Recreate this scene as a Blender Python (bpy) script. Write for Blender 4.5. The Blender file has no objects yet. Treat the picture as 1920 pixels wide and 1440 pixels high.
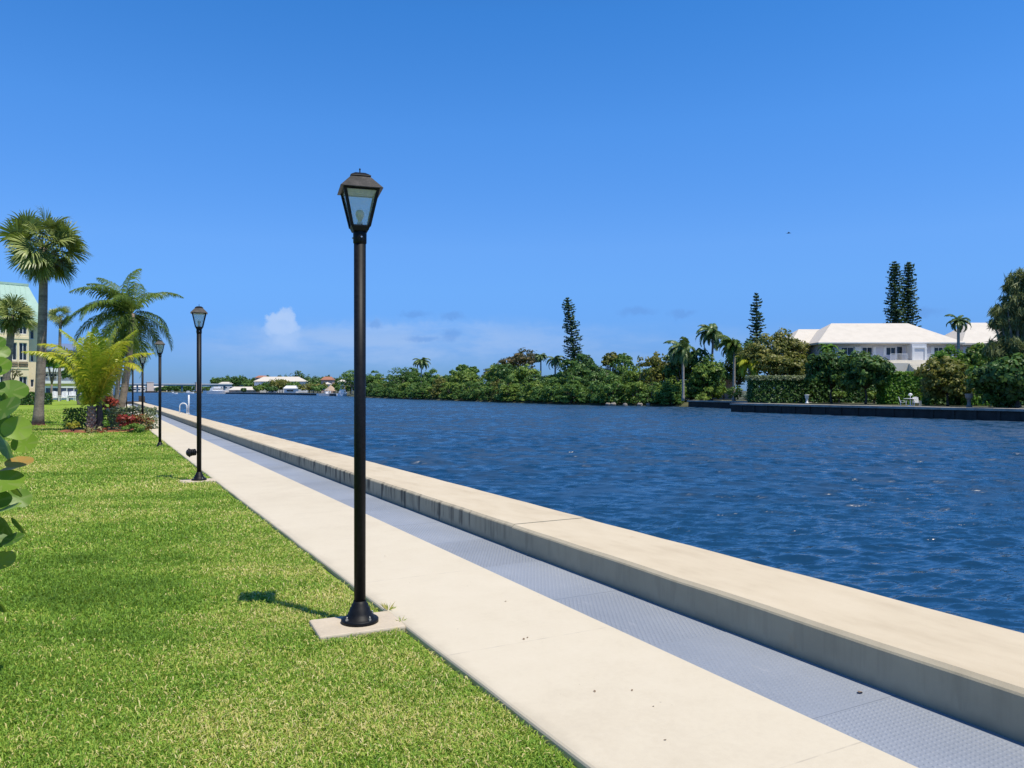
import bpy, math, random
import numpy as np
from mathutils import Vector, Matrix

PI = math.pi
R = math.radians
scene = bpy.context.scene
COL = scene.collection

# ---------------------------------------------------------------- survey of the place
# x runs across the walkway towards the water, y along it, z up; the walkway's surface is z = 0
EYE = 1.6
YAW = R(28.2)
S_, C_ = math.sin(YAW), math.cos(YAW)
FOC, CX, HOR = 1450.0, 960.0, 732.0
WATER_Z = -1.0


def at(px, depth, z=0.0):
    u = (px - CX) / FOC
    return Vector((depth * (S_ + u * C_), depth * (C_ - u * S_), z))


def dep(px, X):
    return X / (S_ + (px - CX) / FOC * C_)


def zz(py, depth):
    return EYE - (py - HOR) * depth / FOC


def span(npx, depth):
    return npx * depth / FOC


# ---------------------------------------------------------------- object helpers
def link(o, parent=None):
    COL.objects.link(o)
    if parent is not None:
        o.parent = parent
    return o


def tag(o, label=None, cat=None, group=None, kind=None):
    if label:
        o['label'] = label
    if cat:
        o['category'] = cat
    if group:
        o['group'] = group
    if kind:
        o['kind'] = kind
    return o


def thing(name, label, cat, loc=(0, 0, 0), rotz=0.0, group=None):
    o = bpy.data.objects.new(name, None)
    o.empty_display_size = 0.2
    link(o)
    o.location = loc
    o.rotation_euler = (0, 0, rotz)
    return tag(o, label, cat, group)


def copy_tree(o, parent=None):
    c = o.copy()
    link(c)
    c.parent = parent
    for ch in list(o.children):
        copy_tree(ch, c)
    return c


def np_mesh(name, V, F, tint=None, smooth=False):
    """V (n,3); F (m,k) same-size faces"""
    V = np.ascontiguousarray(V, dtype=np.float32)
    F = np.ascontiguousarray(F, dtype=np.int32)
    me = bpy.data.meshes.new(name)
    n, (m, k) = len(V), F.shape
    me.vertices.add(n)
    me.vertices.foreach_set('co', V.ravel())
    me.loops.add(m * k)
    me.loops.foreach_set('vertex_index', F.ravel())
    me.polygons.add(m)
    me.polygons.foreach_set('loop_start', np.arange(0, m * k, k, dtype=np.int32))
    me.polygons.foreach_set('loop_total', np.full(m, k, dtype=np.int32))
    if smooth:
        me.polygons.foreach_set('use_smooth', np.ones(m, dtype=bool))
    me.update(calc_edges=True)
    if tint is not None:
        a = me.attributes.new('tint', 'FLOAT', 'FACE')
        a.data.foreach_set('value', np.asarray(tint, dtype=np.float32))
    return me


def obj(name, me, mat, parent=None, loc=None, rot=None):
    o = bpy.data.objects.new(name, me)
    link(o, parent)
    if mat is not None and not me.materials:
        me.materials.append(mat)
    if loc is not None:
        o.location = loc
    if rot is not None:
        o.rotation_euler = rot
    return o


class MB:
    def __init__(self):
        self.v, self.f, self.s = [], [], []

    def add(self, vs, fs, smooth=False):
        b = len(self.v)
        self.v += [tuple(p) for p in vs]
        self.f += [tuple(i + b for i in f) for f in fs]
        self.s += [smooth] * len(fs)
        return self

    def box(self, x0, x1, y0, y1, z0, z1, M=None):
        vs = [Vector(p) for p in ((x0, y0, z0), (x1, y0, z0), (x1, y1, z0), (x0, y1, z0),
                                  (x0, y0, z1), (x1, y0, z1), (x1, y1, z1), (x0, y1, z1))]
        if M is not None:
            vs = [M @ p for p in vs]
        return self.add(vs, [(0, 3, 2, 1), (4, 5, 6, 7), (0, 1, 5, 4), (1, 2, 6, 5), (2, 3, 7, 6), (3, 0, 4, 7)])

    def tube(self, pts, rad, n=8, cap=True, smooth=True):
        pts = [Vector(p) for p in pts]
        if not hasattr(rad, '__len__'):
            rad = [rad] * len(pts)
        vs, fs = [], []
        side = None
        for i, p in enumerate(pts):
            d = (pts[min(i + 1, len(pts) - 1)] - pts[max(i - 1, 0)]).normalized()
            if side is None:
                ref = Vector((1, 0, 0)) if abs(d.x) < .9 else Vector((0, 1, 0))
                side = (ref - d * ref.dot(d)).normalized()
            else:
                side = (side - d * side.dot(d)).normalized()
            up = d.cross(side)
            for k in range(n):
                a = 2 * PI * k / n
                vs.append(p + (side * math.cos(a) + up * math.sin(a)) * rad[i])
        for i in range(len(pts) - 1):
            for k in range(n):
                k2 = (k + 1) % n
                fs.append((i * n + k, i * n + k2, (i + 1) * n + k2, (i + 1) * n + k))
        self.add(vs, fs, smooth)
        if cap:
            b = len(self.v) - len(vs)
            self.f.append(tuple(b + k for k in reversed(range(n))))
            self.f.append(tuple(b + (len(pts) - 1) * n + k for k in range(n)))
            self.s += [False, False]
        return self

    def lathe(self, prof, n=24, c=(0, 0, 0), smooth=True):
        vs, fs = [], []
        for r, z in prof:
            for k in range(n):
                a = 2 * PI * k / n
                vs.append((c[0] + r * math.cos(a), c[1] + r * math.sin(a), c[2] + z))
        for i in range(len(prof) - 1):
            for k in range(n):
                k2 = (k + 1) % n
                fs.append((i * n + k, i * n + k2, (i + 1) * n + k2, (i + 1) * n + k))
        self.add(vs, fs, smooth)
        b = len(self.v) - len(vs)
        if prof[0][0] > 1e-4:
            self.f.append(tuple(b + k for k in reversed(range(n))))
            self.s.append(False)
        if prof[-1][0] > 1e-4:
            self.f.append(tuple(b + (len(prof) - 1) * n + k for k in range(n)))
            self.s.append(False)
        return self

    def frustum(self, hw0, z0, hw1, z1, c=(0, 0)):
        x, y = c
        vs = [(x - hw0, y - hw0, z0), (x + hw0, y - hw0, z0), (x + hw0, y + hw0, z0), (x - hw0, y + hw0, z0),
              (x - hw1, y - hw1, z1), (x + hw1, y - hw1, z1), (x + hw1, y + hw1, z1), (x - hw1, y + hw1, z1)]
        return self.add(vs, [(0, 3, 2, 1), (4, 5, 6, 7), (0, 1, 5, 4), (1, 2, 6, 5), (2, 3, 7, 6), (3, 0, 4, 7)])

    def build(self, name, mat, parent=None, bevel=0.0, loc=None, rot=None):
        me = bpy.data.meshes.new(name)
        me.from_pydata(self.v, [], self.f)
        me.polygons.foreach_set('use_smooth', np.array(self.s, dtype=bool))
        me.update()
        o = obj(name, me, mat, parent, loc, rot)
        if bevel:
            b = o.modifiers.new('bevel', 'BEVEL')
            b.width = bevel
            b.segments = 2
            b.limit_method = 'ANGLE'
            b.angle_limit = R(40)
        return o


# ---------------------------------------------------------------- materials
def new_mat(name):
    m = bpy.data.materials.new(name)
    m.use_nodes = True
    nt = m.node_tree
    return m, nt, nt.nodes['Principled BSDF']


def node(nt, t, **kw):
    n = nt.nodes.new(t)
    for k, v in kw.items():
        setattr(n, k, v)
    return n


def ramp(nt, fac, stops):
    r = node(nt, 'ShaderNodeValToRGB')
    el = r.color_ramp.elements
    while len(el) > 1:
        el.remove(el[-1])
    el[0].position = stops[0][0]
    el[0].color = (*stops[0][1], 1)
    for p, c in stops[1:]:
        e = el.new(p)
        e.color = (*c, 1)
    nt.links.new(fac, r.inputs[0])
    return r.outputs[0]


def noise(nt, vec, scale, detail=4, rough=.55, dist=0.0):
    n = node(nt, 'ShaderNodeTexNoise')
    n.inputs['Scale'].default_value = scale
    n.inputs['Detail'].default_value = detail
    n.inputs['Roughness'].default_value = rough
    n.inputs['Distortion'].default_value = dist
    if vec is not None:
        nt.links.new(vec, n.inputs['Vector'])
    return n.outputs['Fac']


def mapping(nt, vec, scale=(1, 1, 1), rot=(0, 0, 0), loc=(0, 0, 0)):
    m = node(nt, 'ShaderNodeMapping')
    m.inputs['Scale'].default_value = scale
    m.inputs['Rotation'].default_value = rot
    m.inputs['Location'].default_value = loc
    nt.links.new(vec, m.inputs['Vector'])
    return m.outputs[0]


def mth(nt, op, a, b=None, c=None, clamp=False):
    m = node(nt, 'ShaderNodeMath', operation=op, use_clamp=clamp)
    for i, x in enumerate((a, b, c)):
        if x is None:
            continue
        if isinstance(x, (int, float)):
            m.inputs[i].default_value = x
        else:
            nt.links.new(x, m.inputs[i])
    return m.outputs[0]


def maprange(nt, v, a, b, c=0.0, d=1.0, smooth=True):
    m = node(nt, 'ShaderNodeMapRange')
    m.interpolation_type = 'SMOOTHSTEP' if smooth else 'LINEAR'
    nt.links.new(v, m.inputs[0])
    for i, x in enumerate((a, b, c, d)):
        m.inputs[i + 1].default_value = x
    return m.outputs[0]


def mixc(nt, fac, a, b, blend='MIX'):
    m = node(nt, 'ShaderNodeMix', data_type='RGBA', blend_type=blend)
    for sock, x in ((0, fac), (6, a), (7, b)):
        if isinstance(x, (int, float)):
            m.inputs[sock].default_value = x
        elif isinstance(x, tuple):
            m.inputs[sock].default_value = (*x, 1)
        else:
            nt.links.new(x, m.inputs[sock])
    return m.outputs[2]


def bump(nt, h, bsdf, strength=.3, dist=.01):
    b = node(nt, 'ShaderNodeBump')
    b.inputs['Strength'].default_value = strength
    b.inputs['Distance'].default_value = dist
    nt.links.new(h, b.inputs['Height'])
    nt.links.new(b.outputs[0], bsdf.inputs['Normal'])


def gpos(nt):
    return node(nt, 'ShaderNodeNewGeometry').outputs['Position']


def opos(nt):
    return node(nt, 'ShaderNodeTexCoord').outputs['Object']


def sepxyz(nt, v):
    s = node(nt, 'ShaderNodeSeparateXYZ')
    nt.links.new(v, s.inputs[0])
    return s.outputs


def plain(name, rgb, rough=.6, var=.12, scale=6.0, metal=0.0, bmp=0.0, spec=.5):
    """a surface with a little wear: base colour broken by two scales of noise"""
    m, nt, b = new_mat(name)
    p = opos(nt)
    a = noise(nt, p, scale, 5)
    c = noise(nt, p, scale * 9, 3)
    f = mth(nt, 'ADD', mth(nt, 'MULTIPLY', a, .65), mth(nt, 'MULTIPLY', c, .35))
    lo = tuple(x * (1 - var * 1.6) for x in rgb)
    hi = tuple(min(1, x * (1 + var * 1.2)) for x in rgb)
    nt.links.new(ramp(nt, f, [(.3, lo), (.7, hi)]), b.inputs['Base Color'])
    b.inputs['Roughness'].default_value = rough
    b.inputs['Metallic'].default_value = metal
    b.inputs['Specular IOR Level'].default_value = spec
    if bmp:
        bump(nt, c, b, bmp, .01)
    return m


def leafy(name, stops, trans=.25, rough=.5, spec=.35):
    """leaf material: the tint attribute is each leaf's own colour"""
    m, nt, b = new_mat(name)
    a = node(nt, 'ShaderNodeAttribute', attribute_name='tint')
    col = ramp(nt, a.outputs['Fac'], stops)
    nt.links.new(col, b.inputs['Base Color'])
    b.inputs['Roughness'].default_value = rough
    b.inputs['Specular IOR Level'].default_value = spec
    t = node(nt, 'ShaderNodeBsdfTranslucent')
    nt.links.new(mixc(nt, .5, col, (.30, .42, .05), 'MIX'), t.inputs[0])
    mx = node(nt, 'ShaderNodeMixShader')
    mx.inputs[0].default_value = trans
    nt.links.new(b.outputs[0], mx.inputs[1])
    nt.links.new(t.outputs[0], mx.inputs[2])
    nt.links.new(mx.outputs[0], nt.nodes['Material Output'].inputs[0])
    return m


M = {}


def make_materials():
    # walkway concrete
    m, nt, b = new_mat('walk_concrete')
    p = gpos(nt)
    big = noise(nt, p, .55, 4)
    mid = noise(nt, p, 3.4, 6, .65)
    fine = noise(nt, p, 160, 2)
    grain = noise(nt, p, 26, 5, .7)
    f = mth(nt, 'ADD', mth(nt, 'ADD', mth(nt, 'MULTIPLY', big, .42), mth(nt, 'MULTIPLY', mid, .33)), mth(nt, 'MULTIPLY', grain, .25))
    col = ramp(nt, f, [(.30, (.545, .475, .36)), (.5, (.615, .545, .42)), (.72, (.66, .59, .465))])
    col = mixc(nt, mth(nt, 'MULTIPLY', maprange(nt, fine, .60, .75), .22), col, (.36, .31, .25))
    streak = noise(nt, mapping(nt, p, (.8, 9, 1), (0, 0, .2)), 1.6, 4)
    col = mixc(nt, mth(nt, 'MULTIPLY', maprange(nt, streak, .62, .74), .08), col, (.42, .39, .34))
    pit = node(nt, 'ShaderNodeTexVoronoi')
    pit.inputs['Scale'].default_value = 9
    nt.links.new(p, pit.inputs['Vector'])
    pm = mth(nt, 'MULTIPLY', maprange(nt, pit.outputs['Distance'], .075, .035), maprange(nt, grain, .50, .60))
    col = mixc(nt, mth(nt, 'MULTIPLY', pm, .55), col, (.20, .165, .12))
    xe = sepxyz(nt, p)[0]
    edge = mth(nt, 'MULTIPLY', maprange(nt, mth(nt, 'ADD', xe, mth(nt, 'MULTIPLY', mid, .16)), 2.03, 1.93), .28)
    col = mixc(nt, edge, col, (.37, .33, .25))
    # sawn joints every 1.52 m
    y = sepxyz(nt, p)[1]
    fr = mth(nt, 'ABSOLUTE', mth(nt, 'SUBTRACT', mth(nt, 'FRACT', mth(nt, 'DIVIDE', mth(nt, 'SUBTRACT', y, 4.30), 1.95)), .5))
    jt = maprange(nt, fr, .4965, .499)
    col = mixc(nt, mth(nt, 'MULTIPLY', jt, mth(nt, 'MULTIPLY', maprange(nt, noise(nt, p, 7, 2), .35, .7), .55)), col, (.33, .29, .24))
    nt.links.new(col, b.inputs['Base Color'])
    b.inputs['Roughness'].default_value = .85
    b.inputs['Specular IOR Level'].default_value = .25
    bump(nt, mth(nt, 'ADD', fine, mth(nt, 'MULTIPLY', mid, .6)), b, .25, .003)
    M['walk'] = m

    # seawall concrete with stains running down the face
    m, nt, b = new_mat('seawall_concrete')
    p = gpos(nt)
    xs, ys, zs = sepxyz(nt, p)
    big = noise(nt, p, .45, 4)
    mid = noise(nt, mapping(nt, p, (2.2, .8, 1)), 2.6, 5, .6)
    fine = noise(nt, p, 150, 2)
    f = mth(nt, 'ADD', mth(nt, 'MULTIPLY', big, .55), mth(nt, 'MULTIPLY', mid, .45))
    col = ramp(nt, f, [(.30, (.48, .395, .275)), (.5, (.59, .50, .36)), (.72, (.655, .565, .42))])
    col = mixc(nt, mth(nt, 'MULTIPLY', maprange(nt, fine, .60, .75), .25), col, (.30, .25, .19))
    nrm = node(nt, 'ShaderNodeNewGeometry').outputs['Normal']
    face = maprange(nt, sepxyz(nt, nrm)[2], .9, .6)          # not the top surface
    grey = mixc(nt, mid, (.27, .245, .175), (.42, .38, .275))  # darker grey for the shaded sides, their shade put into the colour
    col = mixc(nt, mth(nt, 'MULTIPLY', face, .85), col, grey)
    # dark runs on the weathered length of wall
    drip = noise(nt, mapping(nt, p, (0, 7.5, .55)), 1.0, 5, .65)
    drip2 = noise(nt, mapping(nt, p, (0, 2.1, .2)), 1.0, 2)
    along = mth(nt, 'MULTIPLY', maprange(nt, ys, 5.9, 9.3), maprange(nt, ys, 23.0, 16.5))
    along = mth(nt, 'ADD', mth(nt, 'MULTIPLY', along, 1.0), .14)
    dm = mth(nt, 'MULTIPLY', maprange(nt, mth(nt, 'ADD', mth(nt, 'MULTIPLY', drip, .7), mth(nt, 'MULTIPLY', drip2, .3)), .47, .60), along)
    dlen = noise(nt, mapping(nt, p, (0, 9.0, 0)), 1.0, 4, .7)
    gate = mth(nt, 'SUBTRACT', zs, maprange(nt, dlen, .34, .66, .20, -.10, False))
    dm = mth(nt, 'MULTIPLY', dm, maprange(nt, gate, -.035, .03))
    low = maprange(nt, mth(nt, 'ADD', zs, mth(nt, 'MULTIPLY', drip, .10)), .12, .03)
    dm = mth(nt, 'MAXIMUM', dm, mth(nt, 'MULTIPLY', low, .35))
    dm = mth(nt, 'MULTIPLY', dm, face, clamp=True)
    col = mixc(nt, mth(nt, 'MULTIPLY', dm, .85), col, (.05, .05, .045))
    # thin stains on the top
    spot = noise(nt, p, 3.1, 5, .7)
    col = mixc(nt, mth(nt, 'MULTIPLY', maprange(nt, spot, .64, .76), .35), col, (.40, .29, .17))
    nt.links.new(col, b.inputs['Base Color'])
    b.inputs['Roughness'].default_value = .85
    b.inputs['Specular IOR Level'].default_value = .25
    bump(nt, mth(nt, 'ADD', fine, mth(nt, 'MULTIPLY', mid, .6)), b, .3, .004)
    M['seawall'] = m

    # grey blue studded strip
    m, nt, b = new_mat('studded_strip')
    p = gpos(nt)
    big = noise(nt, p, .8, 4)
    fine = noise(nt, p, 60, 3)
    col = ramp(nt, mth(nt, 'ADD', mth(nt, 'MULTIPLY', big, .7), mth(nt, 'MULTIPLY', fine, .3)),
               [(.3, (.225, .252, .298)), (.7, (.312, .340, .390))])
    scuff = noise(nt, mapping(nt, p, (1, .3, 1)), 9, 5, .7)
    col = mixc(nt, mth(nt, 'MULTIPLY', maprange(nt, scuff, .60, .72), .35), col, (.42, .42, .44))
    nt.links.new(col, b.inputs['Base Color'])
    b.inputs['Roughness'].default_value = .58
    b.inputs['Specular IOR Level'].default_value = .4
    bump(nt, fine, b, .12, .002)
    M['strip'] = m

    # lawn soil and thatch seen between and beyond the blades
    m, nt, b = new_mat('lawn')
    p = gpos(nt)
    a = noise(nt, p, .35, 4)
    c = noise(nt, p, 3.0, 5, .65)
    d = noise(nt, p, 45, 4, .7)
    f = mth(nt, 'ADD', mth(nt, 'ADD', mth(nt, 'MULTIPLY', a, .45), mth(nt, 'MULTIPLY', c, .25)), mth(nt, 'MULTIPLY', d, .3))
    col = ramp(nt, f, [(.34, (.110, .210, .022)), (.5, (.225, .335, .042)), (.66, (.37, .41, .085))])
    nt.links.new(col, b.inputs['Base Color'])
    b.inputs['Roughness'].default_value = .95
    b.inputs['Specular IOR Level'].default_value = .1
    bump(nt, d, b, .8, .03)
    M['lawn'] = m

    M['grass'] = leafy('grass_blade', [(0.0, (.085, .175, .016)), (.35, (.225, .405, .044)), (.60, (.405, .52, .085)),
                                       (.80, (.62, .55, .17)), (1.0, (.80, .68, .36))], trans=.30, rough=.55, spec=.25)

    # water
    m, nt, b = new_mat('canal_water')
    p = gpos(nt)
    w1 = noise(nt, mapping(nt, p, (.50, 1.35, 1), (0, 0, R(-26))), 1.5, 3, .5, .3)
    w2 = noise(nt, mapping(nt, p, (.6, 1.3, 1), (0, 0, R(-35))), 2.6, 3, .55, .4)
    w3 = noise(nt, mapping(nt, p, (.7, 1.2, 1), (0, 0, R(-10))), 8.0, 3, .6, .3)
    gust = noise(nt, mapping(nt, p, (.45, 1.5, 1), (0, 0, R(-62))), .09, 8, .62, .5)
    g = maprange(nt, gust, .34, .66, .25, 1.75, False)
    h = mth(nt, 'ADD', mth(nt, 'ADD', mth(nt, 'MULTIPLY', w1, .105), mth(nt, 'MULTIPLY', w2, .060)), mth(nt, 'MULTIPLY', w3, .009))
    h = mth(nt, 'MULTIPLY', h, g)
    bump(nt, h, b, 1.0, 1.0)
    col = ramp(nt, gust, [(.3, (.007, .039, .090)), (.7, (.010, .052, .118))])
    nt.links.new(col, b.inputs['Base Color'])
    ch = node(nt, 'ShaderNodeAttribute', attribute_name='chop')
    n1 = maprange(nt, noise(nt, mapping(nt, p, (1, .75, 1), (0, 0, R(-28))), .95, 3, .6), .42, .58)
    n2 = maprange(nt, noise(nt, mapping(nt, p, (.5, 1.4, 1), (0, 0, R(-50))), .035, 4, .6, .6), .38, .64)
    rr = mth(nt, 'ADD', mth(nt, 'MULTIPLY', n1, .40), mth(nt, 'MULTIPLY', n2, .14))
    nt.links.new(mth(nt, 'ADD', mth(nt, 'MULTIPLY', ch.outputs['Fac'], mth(nt, 'ADD', rr, .07)), .11), b.inputs['Roughness'])
    hh = mth(nt, 'MULTIPLY', n1, mth(nt, 'MULTIPLY', ch.outputs['Fac'], .030))
    h = mth(nt, 'ADD', h, hh)
    bump(nt, h, b, 1.0, 1.0)
    b.inputs['IOR'].default_value = 1.62
    b.inputs['Specular IOR Level'].default_value = .5
    M['water'] = m

    # black painted lamp metal
    m, nt, b = new_mat('lamp_black')
    p = opos(nt)
    f = noise(nt, p, 40, 5, .6)
    nt.links.new(ramp(nt, f, [(.35, (.004, .005, .007)), (.7, (.010, .011, .014))]), b.inputs['Base Color'])
    b.inputs['Specular IOR Level'].default_value = .2
    b.inputs['Roughness'].default_value = .5
    bump(nt, noise(nt, p, 400, 2), b, .08, .001)
    M['black'] = m
    # weathered lantern roof
    m, nt, b = new_mat('lamp_roof_metal')
    p = opos(nt)
    f = noise(nt, p, 120, 6, .75)
    g2 = noise(nt, p, 18, 3)
    nt.links.new(ramp(nt, mth(nt, 'ADD', mth(nt, 'MULTIPLY', f, .6), mth(nt, 'MULTIPLY', g2, .4)),
                      [(.36, (.009, .009, .010)), (.5, (.026, .025, .026)), (.66, (.085, .080, .080))]), b.inputs['Base Color'])
    b.inputs['Roughness'].default_value = .38
    b.inputs['Metallic'].default_value = .35
    bump(nt, f, b, .2, .002)
    M['lamproof'] = m
    # acrylic lantern pane: clear with a milky film
    m, nt, b = new_mat('lantern_acrylic')
    tr = node(nt, 'ShaderNodeBsdfTransparent')
    tr.inputs[0].default_value = (.93, .95, .95, 1)
    film = node(nt, 'ShaderNodeBsdfTranslucent')
    film.inputs[0].default_value = (.84, .90, .98, 1)
    df = node(nt, 'ShaderNodeBsdfDiffuse')
    df.inputs[0].default_value = (.68, .74, .80, 1)
    ad = node(nt, 'ShaderNodeMixShader')
    ad.inputs[0].default_value = .5
    nt.links.new(film.outputs[0], ad.inputs[1])
    nt.links.new(df.outputs[0], ad.inputs[2])
    mx = node(nt, 'ShaderNodeMixShader')
    dirt = noise(nt, opos(nt), 30, 4)
    nt.links.new(maprange(nt, dirt, .3, .8, .13, .20), mx.inputs[0])
    nt.links.new(tr.outputs[0], mx.inputs[1])
    nt.links.new(ad.outputs[0], mx.inputs[2])
    gl = node(nt, 'ShaderNodeBsdfGlossy')
    gl.inputs['Roughness'].default_value = .08
    mx2 = node(nt, 'ShaderNodeMixShader')
    mx2.inputs[0].default_value = .05
    nt.links.new(mx.outputs[0], mx2.inputs[1])
    nt.links.new(gl.outputs[0], mx2.inputs[2])
    nt.links.new(mx2.outputs[0], nt.nodes['Material Output'].inputs[0])
    M['acrylic'] = m
    M['bulb'] = plain('bulb_glass', (.78, .72, .58), .25, .05)
    M['steel'] = plain('bolt_steel', (.45, .46, .48), .35, .15, 30, .8)

    M['pad'] = plain('pad_concrete', (.56, .475, .36), .85, .10, 5, bmp=.25, spec=.25)
    M['whitepaint'] = plain('white_paint', (.80, .80, .79), .45, .05)
    M['whiteroof'] = plain('white_roof_tile', (.60, .545, .475), .75, .06, 1.2)
    nt = M['whiteroof'].node_tree
    b = nt.nodes['Principled BSDF']
    _z = sepxyz(nt, opos(nt))[2]
    _course = mth(nt, 'ABSOLUTE', mth(nt, 'SUBTRACT', mth(nt, 'FRACT', mth(nt, 'MULTIPLY', _z, 5.5)), .5))
    _st = noise(nt, mapping(nt, opos(nt), (.9, .9, .25)), 1.1, 5, .65)
    _c = ramp(nt, _st, [(.30, (.58, .53, .455)), (.55, (.635, .58, .50)), (.75, (.66, .605, .525))])
    nt.links.new(mixc(nt, mth(nt, 'MULTIPLY', maprange(nt, _course, .40, .5), .30), _c, (.36, .33, .30)), b.inputs['Base Color'])
    M['whitewall'] = plain('white_stucco', (.76, .75, .75), .8, .05, .8)
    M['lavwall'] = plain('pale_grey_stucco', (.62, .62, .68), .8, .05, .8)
    M['creamwall'] = plain('cream_stucco', (.84, .70, .46), .85, .06, .5)
    M['creamterr'] = plain('cream_terrace', (.76, .70, .58), .8, .06, .7)
    M['mint'] = plain('mint_roof', (.40, .58, .48), .55, .08, 1.2)
    M['glass'] = plain('window_glass', (.018, .022, .030), .08, .2, 1.0)
    M['slate'] = plain('slate_blue_roof', (.16, .22, .36), .6, .10, 1.0)
    M['pinkwall'] = plain('pink_stucco', (.58, .40, .33), .85, .08, .6)
    M['redroof'] = plain('terracotta_tile', (.36, .16, .10), .75, .15, 2)
    M['darkblue'] = plain('navy_panel', (.04, .06, .13), .6, .15, 2)
    M['darkwood'] = plain('dark_timber', (.035, .028, .022), .8, .3, 3, bmp=.3)
    M['thatch'] = plain('palm_thatch', (.46, .34, .24), .95, .2, 3, bmp=.6)
    M['tan'] = plain('tan_concrete', (.50, .40, .32), .85, .08, .4)
    M['teal'] = plain('bridge_steel', (.05, .13, .20), .6, .1, .3)
    M['bridgegrey'] = plain('bridge_rail', (.50, .56, .60), .6, .1, .3)
    M['hullwhite'] = plain('boat_gelcoat', (.82, .82, .82), .25, .03)
    M['greystone'] = plain('grey_stone', (.26, .235, .20), .9, .2, 3, bmp=.5)
    M['barkgrey'] = plain('grey_bark', (.20, .165, .135), .95, .3, 4, bmp=.6)
    M['barkdark'] = plain('dark_bark', (.085, .068, .055), .95, .3, 4, bmp=.6)
    M['barkpale'] = plain('pale_bark', (.36, .33, .29), .9, .2, 4, bmp=.4)
    M['mulch'] = plain('red_mulch', (.30, .095, .045), .95, .35, 9, bmp=.8)
    M['dryleaf'] = plain('dry_leaf', (.24, .17, .11), .8, .3, 20)

    # palm trunk with ring scars
    for key, lo, hi in (('palmgrey', (.13, .105, .085), (.36, .30, .245)), ('palmtan', (.16, .12, .09), (.42, .32, .24)),
                        ('palmwhite', (.22, .21, .19), (.46, .44, .40))):
        m, nt, b = new_mat('palm_trunk_' + key)
        p = opos(nt)
        ring = noise(nt, mapping(nt, p, (.8, .8, 6)), 1.2, 5, .65, .4)
        fib = noise(nt, p, 9, 5, .7)
        f = mth(nt, 'ADD', mth(nt, 'MULTIPLY', ring, .55), mth(nt, 'MULTIPLY', fib, .45))
        nt.links.new(ramp(nt, f, [(.34, lo), (.66, hi)]), b.inputs['Base Color'])
        b.inputs['Roughness'].default_value = .95
        b.inputs['Specular IOR Level'].default_value = .15
        bump(nt, f, b, .5, .03)
        M[key] = m

    # foliage
    M['mangrove'] = leafy('mangrove_leaf', [(0, (0.036, 0.096, 0.020)), (.5, (0.090, 0.200, 0.036)), (1, (0.207, 0.317, 0.072))])
    M['mangrove_lime'] = leafy('lime_leaf', [(0, (0.060, 0.125, 0.020)), (.5, (0.161, 0.272, 0.041)), (1, (0.332, 0.403, 0.080))])
    M['darktree'] = leafy('dark_leaf', [(0, (0.025, 0.062, 0.014)), (.5, (0.051, 0.127, 0.025)), (1, (0.112, 0.215, 0.046))], trans=.2)
    M['olive'] = leafy('olive_leaf', [(0, (0.070, 0.085, 0.019)), (.5, (0.166, 0.180, 0.033)), (1, (0.305, 0.277, 0.066))])
    M['brightgreen'] = leafy('bright_leaf', [(0, (0.056, 0.147, 0.014)), (.5, (0.112, 0.259, 0.025)), (1, (0.189, 0.357, 0.042))], trans=.3)
    M['russet'] = leafy('russet_leaf', [(0, (0.056, 0.059, 0.025)), (.5, (0.126, 0.109, 0.048)), (1, (0.245, 0.175, 0.098))])
    M['conifer'] = leafy('conifer_needles', [(0, (0.019, 0.047, 0.026)), (.5, (0.041, 0.095, 0.046)), (1, (0.088, 0.155, 0.065))], trans=.1)
    M['casuarina'] = leafy('casuarina_needles', [(0, (0.087, 0.116, 0.044)), (.5, (0.186, 0.220, 0.083)), (1, (0.322, 0.341, 0.153))], trans=.25)
    M['sabal'] = leafy('sabal_frond', [(0, (0.081, 0.115, 0.032)), (.5, (0.196, 0.252, 0.065)), (1, (0.401, 0.436, 0.138))], trans=.15, rough=.4, spec=.5)
    M['sabaldead'] = leafy('dead_frond', [(0, (.060, .040, .022)), (.5, (.14, .10, .055)), (1, (.24, .18, .10))], trans=.1)
    M['coconut'] = leafy('coconut_frond', [(0, (.034, .072, .012)), (.5, (.085, .150, .022)), (1, (.22, .28, .05))], trans=.18, rough=.5, spec=.22)
    M['yellowpalm'] = leafy('golden_frond', [(0, (.17, .27, .018)), (.5, (.42, .48, .032)), (1, (.70, .58, .06))], trans=.35, rough=.4)
    M['royal'] = leafy('royal_frond', [(0, (0.032, 0.074, 0.023)), (.5, (0.084, 0.152, 0.041)), (1, (0.209, 0.266, 0.089))], trans=.15, rough=.4)
    M['red'] = leafy('red_leaf', [(0, (0.119, 0.014, 0.017)), (.5, (0.294, 0.031, 0.025)), (1, (0.504, 0.105, 0.049))], trans=.3)
    M['croton'] = leafy('croton_leaf', [(0, (0.140, 0.042, 0.022)), (.35, (0.364, 0.056, 0.031)), (.6, (0.210, 0.224, 0.070)), (1, (0.616, 0.476, 0.238))], trans=.25)
    M['variegated'] = leafy('variegated_leaf', [(0, (.085, .130, .060)), (.5, (.20, .245, .125)), (1, (.42, .44, .28))], trans=.25)
    M['yellowleaf'] = leafy('yellow_leaf', [(0, (.16, .20, .02)), (.5, (.36, .34, .03)), (1, (.55, .46, .05))], trans=.3)
    M['agave'] = leafy('agave_leaf', [(0, (.14, .20, .15)), (1, (.30, .38, .30))], trans=.1)
    # sea grape leaf with paler veins
    m, nt, b = new_mat('sea_grape_leaf')
    a = node(nt, 'ShaderNodeAttribute', attribute_name='tint')
    col = ramp(nt, a.outputs['Fac'], [(0, (.040, .100, .012)), (.4, (.105, .215, .022)), (.8, (.29, .43, .045)),
                                     (.86, (.42, .24, .06)), (1, (.50, .30, .085))])
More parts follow.
